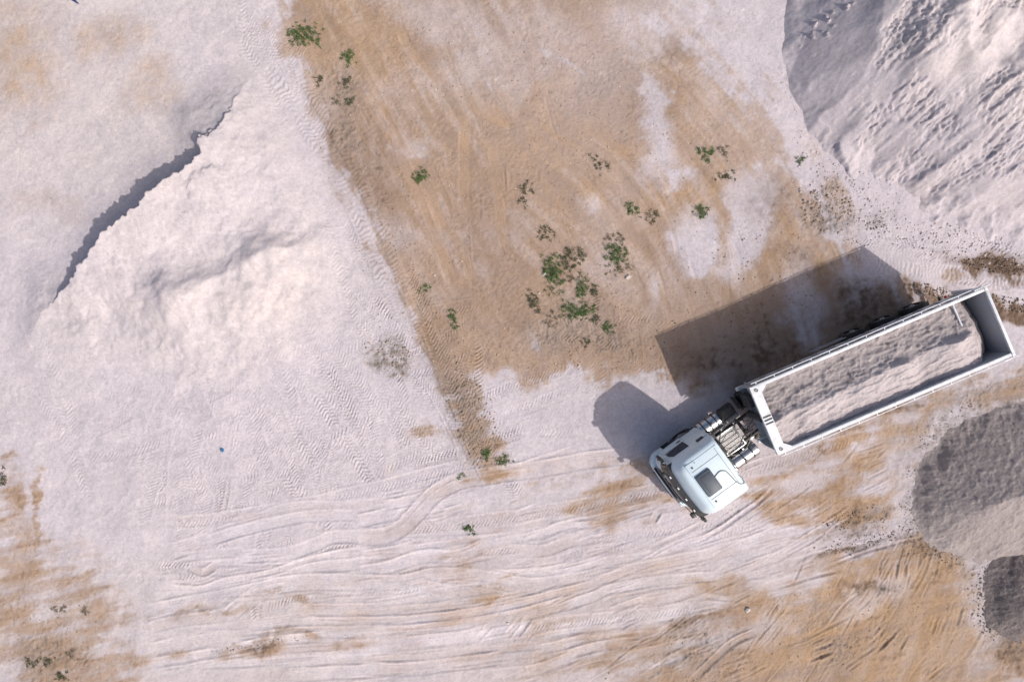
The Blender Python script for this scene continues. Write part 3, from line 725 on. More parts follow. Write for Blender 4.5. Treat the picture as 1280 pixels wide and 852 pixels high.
# ---------------- tall heap of dug sand, top right
def build_heap():
    (x0, y1), (x1, y0) = G(950, -260), G(1640, 345)
    X, Y = local_grid(x0, x1, y0, y1, 0.046)
    px, py = X * PPM + 640, 426 - Y * PPM
    base = [(1030, -230), (1000, -60), (982, 10), (977, 60), (986, 112), (1006, 158), (1040, 196), (1085, 226), (1140, 262), (1200, 288), (1290, 306), (1400, 290), (1560, 220), (1600, -100), (1450, -240)]
    j1, j2 = fbm(X, Y, 1.1, 4, 131), fbm(X, Y, 1.1, 4, 137)
    low = ss(150, 240, py)
    d = poly_sd(base, px + j1 * (8 + 26 * low), py + j2 * (8 + 34 * low)) / PPM
    d0 = poly_sd(base, px, py) / PPM; w0 = ss(0.05, 1.6, d0); d = d * (1 - w0) + d0 * w0
    # the left flank is at the angle of repose, the flank towards the viewer's feet is gentler
    left = poly_sd([(900, -400), (1075, -400), (1075, 150), (1020, 215), (900, 215)], px, py) / PPM
    wl = ss(-2.0, 1.5, left)
    cap = 2.9 + fbm(X, Y, 4.2, 3, 141) * 0.7
    nx_, ny_ = 0.63, -0.78                                  # main face falls to the lower left
    dl_ = ((px - 985) * nx_ + (py - 128) * ny_) / PPM + fbm(X, Y, 1.6, 3, 145) * 0.35
    steep, face, toe = np.maximum(d, 0) * 0.74, np.maximum(dl_, 0) * 0.62 + 0.35, np.maximum(d, 0) * (0.14 + 0.48 * ss(0, 2.0, d))
    h = np.minimum(steep, np.maximum(face, 0.05))
    h = np.minimum(h, toe + 0.5 * wl)
    h = cap - np.log1p(np.exp(np.clip((cap - h) * 2.6, -20, 20))) / 2.6      # soft limit at the crest
    h = np.where(d > 0, h - (cap - np.log1p(np.exp(np.clip(cap * 2.6, -20, 20))) / 2.6), d * 0.3)
    top = ss(1.6, 2.7, h)
    env = ss(0.05, 0.7, d)
    # gullies and slabs running down the slope
    u, v = rot(X, Y, 47)
    wu = u + fbm(X, Y, 1.4, 3, 143) * 0.3; wv = v + fbm(X, Y, 2.2, 3, 147) * 0.30
    g1 = fbm(wu * 0.13, wv, 0.42, 3, 151, 0.5); g2 = fbm(wu * 0.16, wv, 0.15, 3, 153); g3 = fbm(wu * 0.10, wv, 1.1, 2, 155)
    lumps = fbm(X, Y, 0.75, 4, 157); knob = fbm(X, Y, 0.22, 3, 159); kk = pn(X / 0.10, Y / 0.10, 161)
    rugged = ss(-0.12, 0.40, fbm(X, Y, 2.0, 4, 163) + 0.10 - 0.9 * wl * ss(1085, 1020, px) - 0.30 * ss(215, 255, py))
    slab = rugged * (1 - 0.7 * top)
    q = (fbm(X * 1.0, Y * 0.6, 1.3, 5, 171, 0.6) + 0.22 * v) * 4.6
    stair = np.floor(q) + ss(0.86, 1.0, q - np.floor(q)) - q
    h += env * (slab * (g1 * 0.16 + g2 * 0.07) + g3 * 0.16 * (1 - 0.6 * wl) + (g1 * 0.05 + g2 * 0.02) * (1 - 0.7 * wl) + stair * 0.10 * (0.15 + 0.85 * ss(.2, .6, rugged)) + lumps * 0.06 * (0.2 + rugged) + np.maximum(knob, 0) * 0.05 * (0.05 + rugged) + kk * 0.020 * (0.2 + rugged))
    ridge = 1 - np.abs(fbm(X + 5, Y, 2.3, 3, 165)) * 2.2
    h += top * (np.clip(ridge, 0, 1) * 0.28)
    dd, _ = line_sd([(1118, 96), (1150, 60), (1170, 10), (1180, -60)], px, py)
    h += 0.35 * np.exp(-(dd / 30) ** 2) * env
    # fallen clods near the foot of the steep flank
    cl = np.maximum(fbm(X, Y, 0.20, 2, 167) - 0.28, 0) * (ell(px, py, 1022, 35, 26, 10, -35, .6) + ell(px, py, 1012, 56, 14, 7, -20, .6) + ell(px, py, 1030, 5, 14, 8, 0, .6))
    h += cl * 0.8
    tone_ = 0.41 + fbm(X, Y, 0.9, 4, 169) * 0.20 + 0.14 * top - np.clip(-g1, 0, 1) * 0.12 * rugged  # top painted lighter as sunlit; gully hollows coloured darker
    cr = np.clip((ell(px, py, 1270, 20, 30, 40, 20, .7) * .5 + ell(px, py, 1130, 248, 30, 16, 0, .8) * .4) * (0.5 + knob * 2), 0, .7)
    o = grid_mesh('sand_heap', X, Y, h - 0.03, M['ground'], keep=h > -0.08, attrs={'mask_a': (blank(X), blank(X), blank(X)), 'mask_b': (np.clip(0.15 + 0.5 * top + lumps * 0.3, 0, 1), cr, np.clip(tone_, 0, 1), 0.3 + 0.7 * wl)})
    tag(o, 'tall pale heap of dug, slumping sand filling the top right corner', 'sand heap')
build_heap()

def build_gravel(name, base, slope, hmax, mat, seed, ridge, label, lump=0.10):
    xs = [p[0] for p in base]; ys = [p[1] for p in base]
    (x0, y1), (x1, y0) = G(min(xs) - 12, min(ys) - 12), G(max(xs) + 12, max(ys) + 12)
    X, Y = local_grid(x0, x1, y0, y1, 0.042)
    px, py = X * PPM + 640, 426 - Y * PPM
    j = fbm(X, Y, 0.8, 4, seed); j2 = fbm(X, Y, 0.8, 4, seed + 3)
    d = poly_sd(base, px + j * 10, py + j2 * 10) / PPM
    d0 = poly_sd(base, px, py) / PPM; w0 = ss(0.05, 1.1, d0); d = d * (1 - w0) + d0 * w0
    h = np.maximum(d, 0) * slope * (0.55 + 0.45 * ss(0, 0.9, d))
    h = hmax - np.log1p(np.exp(np.clip((hmax - h) * 2.2, -20, 20))) / 2.2
    h = np.where(d > 0, h - (hmax - np.log1p(np.exp(np.clip(hmax * 2.2, -20, 20))) / 2.2), d * 0.3)
    env = ss(0.0, 0.4, d)
    n1 = fbm(X, Y, 0.9, 4, seed + 7); n2 = fbm(X, Y, 0.24, 3, seed + 11); n3 = pn(X / 0.095, Y / 0.095, seed + 13)
    h += env * (n1 * lump + n2 * 0.022 + n3 * 0.022) + ss(-0.02, 0.1, d) * np.maximum(n2, 0) * 0.05
    tn = 0.5 + n1 * 0.12 + n2 * 0.10
    o = grid_mesh(name, X, Y, h - 0.02, mat, keep=h > -0.07, attrs={'mask_b': (blank(X), blank(X), np.clip(tn, 0, 1))})
    tag(o, label, 'gravel heap', 'gravel heaps at the right edge')
build_gravel('gravel_heap', [(1330, 486), (1262, 498), (1212, 515), (1172, 545), (1146, 578), (1136, 615), (1140, 650), (1158, 678), (1190, 694), (1240, 700), (1300, 700), (1400, 680), (1500, 620), (1490, 530), (1420, 490)],
             0.62, 2.3, M['gravel'], 201, None, 'large grey gravel heap beside the tipper trailer at the right edge', 0.05)
build_gravel('gravel_heap', [(1330, 668), (1282, 680), (1246, 694), (1231, 720), (1227, 752), (1236, 784), (1266, 804), (1310, 806), (1390, 790), (1420, 730), (1390, 680)],
             0.62, 1.4, M['gravel_dark'], 231, None, 'small dark grey gravel heap below the larger lighter gravel heap', 0.08)

# ------------------------------------------------------------------ mesh builder for the truck
class MB:
    def __init__(s): s.v = []; s.f = []
    def add(s, vs, fs):
        o = len(s.v); s.v += [tuple(v) for v in vs]; s.f += [tuple(i + o for i in f) for f in fs]; return s
    def box(s, c, d, b=0.0, mat=None):
        bm = bmesh.new()
        bmesh.ops.create_cube(bm, size=1)
        bmesh.ops.scale(bm, vec=d, verts=bm.verts)
        if b:
            bmesh.ops.bevel(bm, geom=bm.edges[:], offset=min(b, min(d) * 0.45), segments=2, affect='EDGES', profile=0.5)
        if mat is not None: bmesh.ops.transform(bm, matrix=mat, verts=bm.verts)
        bmesh.ops.translate(bm, vec=c, verts=bm.verts)
        bm.verts.index_update()
        s.add([v.co.copy() for v in bm.verts], [[v.index for v in f.verts] for f in bm.faces]); bm.free()
        return s
    def cyl(s, a, b, r, n=20, r2=None, bev=0.0):
        a, b = Vector(a), Vector(b); r2 = r if r2 is None else r2
        ax = (b - a).normalized(); p = ax.orthogonal().normalized(); q = ax.cross(p)
        rings = [(a, r), (b, r2)]
        if bev: rings = [(a, r - bev), (a + ax * bev, r), (b - ax * bev, r2), (b, r2 - bev)]
        vs = []
        for c, rr in rings:
            for i in range(n):
                t = 2 * math.pi * i / n
                vs.append(c + p * math.cos(t) * rr + q * math.sin(t) * rr)
        fs = []
        for k in range(len(rings) - 1):
            for i in range(n):
                j = (i + 1) % n
                fs.append((k * n + i, k * n + j, (k + 1) * n + j, (k + 1) * n + i))
        fs.append(tuple(range(n - 1, -1, -1))); fs.append(tuple(range((len(rings) - 1) * n, len(rings) * n)))
        return s.add(vs, fs)
    def tube(s, pts, r, n=8):
        pts = [Vector(p) for p in pts]
        vs = []; fs = []
        up = None
        for i, p in enumerate(pts):
            t = (pts[min(i + 1, len(pts) - 1)] - pts[max(i - 1, 0)]).normalized()
            if up is None: up = t.orthogonal().normalized()
            a = (up - t * up.dot(t)).normalized(); up = a; b = t.cross(a)
            for k in range(n):
                an = 2 * math.pi * k / n
                vs.append(p + a * math.cos(an) * r + b * math.sin(an) * r)
        for i in range(len(pts) - 1):
            for k in range(n):
                j = (k + 1) % n
                fs.append((i * n + k, i * n + j, (i + 1) * n + j, (i + 1) * n + k))
        fs.append(tuple(range(n - 1, -1, -1))); m = (len(pts) - 1) * n; fs.append(tuple(range(m, m + n)))
        return s.add(vs, fs)
    def loft(s, rings, cap=True):
        n = len(rings[0]); vs = [p for r in rings for p in r]; fs = []
        for k in range(len(rings) - 1):
            for i in range(n):
                j = (i + 1) % n
                fs.append((k * n + i, k * n + j, (k + 1) * n + j, (k + 1) * n + i))
        if cap:
            fs.append(tuple(range(n - 1, -1, -1))); m = (len(rings) - 1) * n; fs.append(tuple(range(m, m + n)))
        return s.add(vs, fs)
    def sheet(s, rows, thick=None):
        n = len(rows[0]); vs = [p for r in rows for p in r]; fs = []
        for k in range(len(rows) - 1):
            for i in range(n - 1):
                fs.append((k * n + i, k * n + i + 1, (k + 1) * n + i + 1, (k + 1) * n + i))
        return s.add(vs, fs)
    def build(s, name, mat, parent=None, smooth=35):
        me = bpy.data.meshes.new(name)
        me.from_pydata(s.v, [], s.f)
        bm = bmesh.new(); bm.from_mesh(me)
        bmesh.ops.recalc_face_normals(bm, faces=bm.faces[:]); bm.to_mesh(me); bm.free()
        if smooth:
            me.polygons.foreach_set('use_smooth', np.ones(len(me.polygons), bool))
            me.set_sharp_from_angle(angle=R(smooth))
        me.materials.append(mat)
        return link(bpy.data.objects.new(name, me), parent)

def curve3(pts, k=6):
    p = [Vector(q) for q in pts]; p = [2 * p[0] - p[1]] + p + [2 * p[-1] - p[-2]]
    out = []
    for i in range(1, len(p) - 2):
        for j in range(k):
            t = j / k
            out.append(0.5 * (2 * p[i] + (p[i + 1] - p[i - 1]) * t + (2 * p[i - 1] - 5 * p[i] + 4 * p[i + 1] - p[i + 2]) * t * t + (3 * p[i] - p[i - 1] - 3 * p[i + 1] + p[i + 2]) * t ** 3))
    out.append(p[-2]); return out

def ring(xf, xr, hw, rf, rr, z, bow=0.0, n=7):
    """plan outline of a cab section: front towards +x, bowed front"""
    out = []
    def arc(cx, cy, r, a0, a1):
        for i in range(n + 1):
            a = R(a0 + (a1 - a0) * i / n); out.append((cx + r * math.cos(a), cy + r * math.sin(a)))
    arc(xf - rf, -hw + rf, rf, -90, 0)
    for k in range(1, 8):
        out.append((xf, -hw + rf + (2 * hw - 2 * rf) * k / 8))
    arc(xf - rf, hw - rf, rf, 0, 90)
    arc(xr + rr, hw - rr, rr, 90, 180)
    arc(xr + rr, -hw + rr, rr, 180, 270)
    res = []
    for x, y in out:
        k = max(0.0, 1 - (y / hw) ** 2)
        w = max(0.0, min(1.0, (x - (xf - 0.6)) / 0.6))
        res.append(Vector((x + bow * k * w, y, z)))
    return res

def copy_tree(o, parent=None):
    c = o.copy(); link(c); c.parent = parent
    for ch in list(o.children): copy_tree(ch, c)
    return c

def make_wheel(parent, loc, width=0.30, rad=0.51, side=1):
    x, y, z = loc
    prof = [(0.60, -1.0), (0.90, -1.0), (0.97, -0.86), (1.0, -0.7), (1.0, 0.7), (0.97, 0.86), (0.90, 1.0), (0.60, 1.0)]
    n = 32; m = MB(); rings = []
    for r, w in prof:
        rings.append([Vector((x + math.cos(2 * math.pi * i / n) * r * rad, y + w * width / 2, z + math.sin(2 * math.pi * i / n) * r * rad)) for i in range(n)])
    m.loft(rings, cap=False)
    for i in range(n):
        a = 2 * math.pi * (i + .5) / n
        for s in (-1, 1):
            m.box((x + math.cos(a) * rad, y + s * width * 0.2, z + math.sin(a) * rad), (0.07, width * 0.26, 0.025), 0, Matrix.Rotation(-a + math.pi / 2, 3, 'Y').to_4x4())
    t = m.build('wheel', M['rubber'], parent)
    r = MB()
    r.cyl((x, y - side * width * 0.30, z), (x, y + side * width * 0.36, z), rad * 0.61, 28, rad * 0.56)
    r.cyl((x, y + side * width * 0.30, z), (x, y + side * width * 0.55, z), rad * 0.24, 16, rad * 0.20)
    for i in range(8):
        a = 2 * math.pi * i / 8
        r.cyl((x + math.cos(a) * rad * .38, y + side * width * 0.33, z + math.sin(a) * rad * .38), (x + math.cos(a) * rad * .38, y + side * width * 0.42, z + math.sin(a) * rad * .38), 0.022, 6)
    r.build('rim', M['rim'], t)
    return t

# ------------------------------------------------------------------ tractor unit
TR_LOC, TR_ANG = (6.28, -5.62), 36.0
def build_tractor():
    zb = 0.0
    T = empty('tractor_unit', (TR_LOC[0], TR_LOC[1], zb), R(180 + TR_ANG))
    tag(T, 'pale blue-white truck cab with smoked roof hatch, coupled to the tipper trailer', 'truck')
    # cab shell
    secs = [(0.00, -2.08, 1.20, .34, .05, .95, .05), (0.02, -2.10, 1.235, .34, .05, 1.30, .07), (0.00, -2.10, 1.24, .34, .05, 1.95, .08), (-0.08, -2.10, 1.235, .34, .05, 2.45, .08),
            (-0.20, -2.09, 1.215, .34, .06, 2.95, .09), (-0.29, -2.08, 1.195, .34, .07, 3.18, .10), (-0.37, -2.06, 1.165, .40, .16, 3.30, .10), (-0.42, -2.05, 1.13, .40, .20, 3.40, .10), (-0.48, -2.03, 1.085, .40, .22, 3.465, .10), (-0.56, -2.00, 1.02, .38, .22, 3.51, .10), (-0.74, -1.96, .92, .34, .20, 3.53, .09)]
    MB().loft([ring(a, b, c, d, e, z, bw) for a, b, c, d, e, z, bw in secs]).build('cab_shell', M['cab'], T, 30)
    # roof details
    zt = 3.531
    MB().box((-1.27, 0, 3.525), (1.36, 1.86, 0.05), 0.022).build('roof_panel', M['cab'], T)
    zt = 3.553
    m = MB()
    for y in (-0.60, 0.60): m.box((-1.25, y, zt), (1.15, 0.016, 0.010))
    m.box((-1.84, 0.0, zt), (0.014, 1.75, 0.010))
    m.build('roof_seam', M['grey'], T)
    h = MB().box((-0.95, 0.03, zt + 0.035), (0.62, 0.88, 0.10), 0.05).build('roof_hatch', M['hatch'], T)
    MB().box((-0.98, 0.03, zt + 0.088), (0.42, 0.64, 0.026), 0.012).build('hatch_panel', M['hatch'], h)
    MB().tube(curve3([(-1.24, 0.00, zt + .02), (-1.50, -0.06, zt + .02), (-1.68, 0.04, zt + .02), (-1.73, 0.22, zt + .02), (-1.80, 0.66, zt + .02), (-1.98, 0.80, zt + 0.0), (-2.03, 0.60, zt), (-1.99, 0.46, zt + .0)]), 0.014).build('roof_cable', M['grey'], T)
    for y in (-0.74, 0.74):
        MB().cyl((-0.78, y, zt - .02), (-0.78, y, zt + 0.02), 0.035, 12).build('roof_marker', M['black'], T)
    MB().tube([(-0.95, -0.86, zt + .02), (-0.95, -0.86, zt + .10)], 0.012).build('antenna', M['black'], T)
    # windscreen, side glass (follow the shell, a few mm proud)
    def patch(name, z0, z1, ymax, mat, off=0.012, nz=6, ny=14, parent=T):
        rows = []
        for i in range(nz + 1):
            z = z0 + (z1 - z0) * i / nz
            k = max(j for j in range(len(secs) - 1) if secs[j][5] <= z)
            t = (z - secs[k][5]) / (secs[k + 1][5] - secs[k][5])
            xf = secs[k][0] * (1 - t) + secs[k + 1][0] * t; hw = secs[k][2] * (1 - t) + secs[k + 1][2] * t; bw = secs[k][6] * (1 - t) + secs[k + 1][6] * t
            row = []
            for j in range(ny + 1):
                y = -ymax + 2 * ymax * j / ny
                e = max(0.0, abs(y) - (hw - .34))
                x = xf - (.34 - math.sqrt(max(0, .34 ** 2 - e * e))) + bw * (1 - (y / hw) ** 2)
                row.append(Vector((x + off, y, z)))
            rows.append(row)
        return MB().sheet(rows).build(name, mat, parent)
    patch('windscreen', 2.0, 2.88, 1.10, M['glass'])
    patch('grille', 1.05, 1.75, 0.85, M['black'])
    for k in range(4):
        MB().box((0.115, 0, 1.15 + k * 0.16), (0.03, 1.5, 0.05), 0.012).build('grille_bar', M['grey'], T)
    # visor in front of the windscreen head
    out, inn = [], []
    for j in range(17):
        y = -1.16 + 2.32 * j / 16
        e = max(0, abs(y) - .86); bx = -0.18 - (.34 - math.sqrt(max(0, .34 ** 2 - e * e))) + .09 * (1 - (y / 1.2) ** 2)
        inn.append((bx - 0.03, y)); out.append((bx + 0.20, y * 1.0))
    rows = [[Vector((x, y, 2.98)) for x, y in inn], [Vector((x, y, 2.93)) for x, y in out], [Vector((x - .01, y, 2.86)) for x, y in out], [Vector((x, y, 2.94)) for x, y in inn]]
    MB().loft([[rows[r][j] for r in range(4)] for j in range(17)]).build('sun_visor', M['black'], T)
    for y in (-0.75, -0.25, 0.25, 0.75):
        MB().box((0.015, y, 2.975), (0.05, 0.10, 0.03), 0.01).build('visor_lamp', M['lamp'], T)
    for y in (-0.55, 0.15, 0.75):
        MB().tube([(0.13, y, 1.98), (0.10, y + .28, 2.25), (0.06, y + .42, 2.5)], 0.012, 6).build('wiper', M['black'], T)
    # bumper and lights
    bs = [(0.10, -0.55, 1.22, .36, .03, .36, .06), (0.17, -0.55, 1.25, .38, .03, .55, .08), (0.18, -0.55, 1.25, .38, .03, .88, .08), (0.12, -0.5, 1.24, .36, .03, 1.0, .07)]
    B = MB().loft([ring(a, b, c, d, e, z, bw) for a, b, c, d, e, z, bw in bs]).build('bumper', M['cab'], T, 30)
    MB().box((0.255, 0, 0.62), (0.03, 1.3, 0.16), 0.01).build('bumper_intake', M['black'], B)
    MB().box((0.16, 0, 1.02), (0.10, 1.7, 0.03), 0.012).build('bumper_step', M['black'], B)
    for s in (-1, 1):
        MB().box((0.115, s * 0.93, 0.78), (0.10, 0.34, 0.17), 0.03, Matrix.Rotation(-s * .35, 4, 'Z')).build('headlight', M['lamp'], T)
        # side glass, door lines, handle
        dm = MB()
        dm.sheet([[(-0.42, s * 1.262, 1.95), (-0.42, s * 1.248, 2.35), (-0.55, s * 1.232, 2.72)], [(-1.25, s * 1.262, 1.85), (-1.25, s * 1.250, 2.4), (-1.25, s * 1.230, 2.75)]])
        dm.build('side_window', M['glass'], T)
        d = MB().sheet([[(-0.36, s * 1.252, 1.05), (-0.36, s * 1.254, 1.80)], [(-1.28, s * 1.252, 1.05), (-1.28, s * 1.254, 1.80)]]).build('door', M['cab'], T)
        MB().box((-1.14, s * 1.275, 1.55), (0.18, 0.03, 0.05), 0.01).build('handle', M['black'], d)
        MB().box((-1.92, s * 1.235, 2.35), (0.22, 0.05, 1.15), 0.02).build('side_deflector', M['cab'], T)
        MB().box((-1.70, s * 1.245, 2.86), (0.30, 0.03, 0.22), 0.01).build('air_intake', M['black'], T)
        # mirrors
        mo = MB().tube(curve3([(-0.16, s * 1.15, 2.72), (-0.04, s * 1.27, 2.74), (-0.10, s * 1.36, 2.70)]), 0.03, 8).build('mirror_arm', M['black'], T)
        MB().tube(curve3([(-0.16, s * 1.2, 2.05), (-0.06, s * 1.29, 2.02), (-0.10, s * 1.36, 2.05)]), 0.025, 8).build('mirror_strut', M['black'], T)
        MB().box((-0.12, s * 1.37, 2.38), (0.12, 0.20, 0.70), 0.05).build('mirror_housing', M['black'], mo)
        MB().box((0.14, s * 0.92, 2.80), (0.18, 0.20, 0.14), 0.04).build('kerb_mirror', M['black'], T)
        # steps
        st = MB()
        for z in (0.45, 0.75): st.box((-0.62, s * 1.16, z), (0.55, 0.16, 0.05), 0.015)
        st.box((-0.93, s * 1.10, 0.62), (0.06, 0.22, 0.6), 0.02); st.box((-0.33, s * 1.10, 0.62), (0.06, 0.22, 0.6), 0.02)
        st.build('cab_step', M['black'], T)
        # front arch
        arc = []
        for a in range(0, 181, 12):
            arc.append(a)
        rows = [[(-1.45 + math.cos(R(a)) * 0.60, s * yy, 0.52 + math.sin(R(a)) * 0.60) for a in arc] for yy in (0.80, 1.22)]
        MB().sheet(rows).build('wheel_arch', M['black'], T)
        make_wheel(T, (-1.45, s * 1.03, 0.51), 0.30, 0.51, s)
    # chassis
    f = MB()
    for y in (-0.40, 0.40):
        f.box((-3.1, y, 0.92), (5.6, 0.08, 0.27), 0.01)
    for x in (-0.5, -2.2, -2.9, -3.6, -4.3, -5.0, -5.8): f.box((x, 0, 0.90), (0.10, 0.78, 0.20), 0.01)
    f.build('chassis_frame', M['frame'], T)
    MB().box((-1.05, 0, 0.85), (1.7, 0.75, 0.7), 0.08).build('engine', M['frame'], T)
    MB().box((-2.30, 0, 1.12), (0.42, 0.62, 0.5), 0.06).build('gearbox', M['frame'], T)
    # rear axle, duals, mudguards
    MB().cyl((-4.75, -1.0, 0.51), (-4.75, 1.0, 0.51), 0.09, 14).build('rear_axle', M['frame'], T)
    for s in (-1, 1):
        make_wheel(T, (-4.75, s * 1.08, 0.51), 0.27, 0.51, s)
        make_wheel(T, (-4.75, s * 0.76, 0.51), 0.27, 0.51, s)
        arc = list(range(15, 166, 10))
        ro = [[(-4.75 + math.cos(R(a)) * r, s * yy, 0.52 + math.sin(R(a)) * r) for a in arc] for r, yy in ((0.60, 0.60), (0.63, 0.62), (0.63, 1.22), (0.60, 1.24), (0.53, 1.245))]
        MB().sheet(ro).build('mudguard', M['black'], T)
        MB().box((-4.05, s * 0.93, 0.72), (0.04, 0.58, 0.62), 0.01).build('mud_flap', M['black'], T)
    MB().cyl((-4.62, 0, 1.20), (-4.62, 0, 1.27), 0.47, 28, bev=0.02).box((-5.05, 0, 1.20), (0.5, 0.5, 0.06), 0.02).build('fifth_wheel', M['frame'], T)
    # fuel and air tanks
    def tank(s, x0, x1, r, z, cap):
        t = MB().cyl((x0, s * 0.90, z), (x1, s * 0.90, z), r, 36, bev=0.035).build('fuel_tank', M['tank'], T)
        n = 3
        for k in range(n):
            x = x0 + (x1 - x0) * (0.2 + 0.6 * k / (n - 1))
            MB().cyl((x - .028, s * 0.90, z), (x + .028, s * 0.90, z), r + 0.006, 36).build('strap', M['black'], t)
        MB().cyl((cap, s * 0.98, z + r - .03), (cap, s * 1.0, z + r + 0.045), 0.05, 14).build('cap', M['black'], t)
    tank(1, -2.20, -3.62, 0.315, 0.80, -2.95)
    tank(-1, -2.15, -3.08, 0.315, 0.80, -2.66)
    b = MB().cyl((-3.18, -0.90, 0.66), (-3.78, -0.90, 0.66), 0.16, 20, bev=.02).cyl((-3.18, -0.66, 1.02), (-3.78, -0.66, 1.02), 0.12, 20, bev=.02)
    b.build('air_tank', M['grey'], T)
    bb = MB().box((-3.45, -1.0, 0.98), (0.62, 0.42, 0.34), 0.03).build('battery_box', M['black'], T)
    MB().box((-3.45, -1.0, 1.165), (0.5, 0.30, 0.03), 0.01).build('lid', M['frame'], bb)
    # catwalk between the rails: frame, bars and plate
    cw = empty('catwalk'); cw.parent = T
    MB().box((-2.90, 0.02, 1.095), (0.80, 0.86, 0.012)).build('plate', M['deck'], cw)
    fr = MB()
    for y in (-0.41, 0.45): fr.box((-2.90, y, 1.125), (0.84, 0.05, 0.06), 0.01)
    for x in (-2.49, -3.31): fr.box((x, 0.02, 1.125), (0.05, 0.90, 0.06), 0.01)
    fr.build('edge_frame', M['tank'], cw)
    for i in range(4): MB().box((-2.90, -0.25 + i * 0.18, 1.118), (0.78, 0.022, 0.03)).build('bar', M['tank'], cw)
    for i in range(4): MB().box((-2.62 - i * 0.19, 0.02, 1.114), (0.018, 0.84, 0.022)).build('bar', M['tank'], cw)
    # clutter behind the cab: exhaust box, filters, brackets, air and electric lines
    MB().box((-2.32, 0.66, 0.98), (0.34, 0.34, 0.42), 0.04).build('exhaust_box', M['frame'], T)
    MB().cyl((-2.34, -0.62, 0.9), (-2.34, -0.62, 1.5), 0.13, 20, bev=.02).build('air_filter', M['black'], T)
    MB().tube(curve3([(-2.26, 0.62, 1.1), (-2.3, 0.72, 1.5), (-2.26, 0.78, 2.0)]), 0.06, 12).build('exhaust_pipe', M['tank'], T)
    MB().box((-2.18, 0, 1.75), (0.10, 0.9, 0.10), 0.02).box((-2.2, 0, 1.45), (0.14, 0.5, 0.26), 0.03).build('line_bracket', M['grey'], T)
    random.seed(12)
    lines = [[(-2.22, -0.2, 1.7), (-2.5, -0.25, 1.55), (-2.9, -0.36, 1.42), (-3.4, -0.25, 1.45), (-3.75, -0.28, 1.7)], [(-2.22, -0.05, 1.7), (-2.7, -0.5, 1.35), (-3.2, -0.6, 1.3), (-3.6, -0.5, 1.5), (-3.8, -0.38, 1.75)],
             [(-2.22, 0.1, 1.7), (-2.8, 0.55, 1.45), (-3.3, 0.52, 1.30), (-3.6, 0.2, 1.5), (-3.78, -0.1, 1.72)], [(-2.22, 0.2, 1.72), (-2.9, 0.3, 1.5), (-3.4, 0.1, 1.36), (-3.76, 0.0, 1.7)]]
    for i, L in enumerate(lines):
        MB().tube(curve3(L, 8), 0.017 + 0.004 * (i % 2), 8).build('air_line', M['hose'] if i % 2 else M['grey'], T)
    for i in range(16):
        x = random.uniform(-4.2, -3.35); y = random.uniform(-0.4, 0.4)
        pts = [(x, y, 0.98), (x - random.uniform(-.2, .3), y + random.uniform(-.25, .25), random.uniform(1.0, 1.15)), (x - random.uniform(.1, .5), y + random.uniform(-.3, .3), 1.0)]
        MB().tube(curve3(pts, 5), random.uniform(0.009, 0.018), 6).build('brake_line', M[random.choice(('grey', 'hose', 'tank', 'hose'))], T)
    for i in range(14):
        x = random.uniform(-4.1, -2.25); y = random.choice((-1, 1)) * random.uniform(0.42, 0.62)
        MB().box((x, y, random.uniform(0.95, 1.06)), (random.uniform(.06, .18), random.uniform(.05, .14), random.uniform(.06, .14)), 0.012).build('valve_block', M[random.choice(('grey', 'frame', 'frame', 'tank'))], T)
    return T
build_tractor()

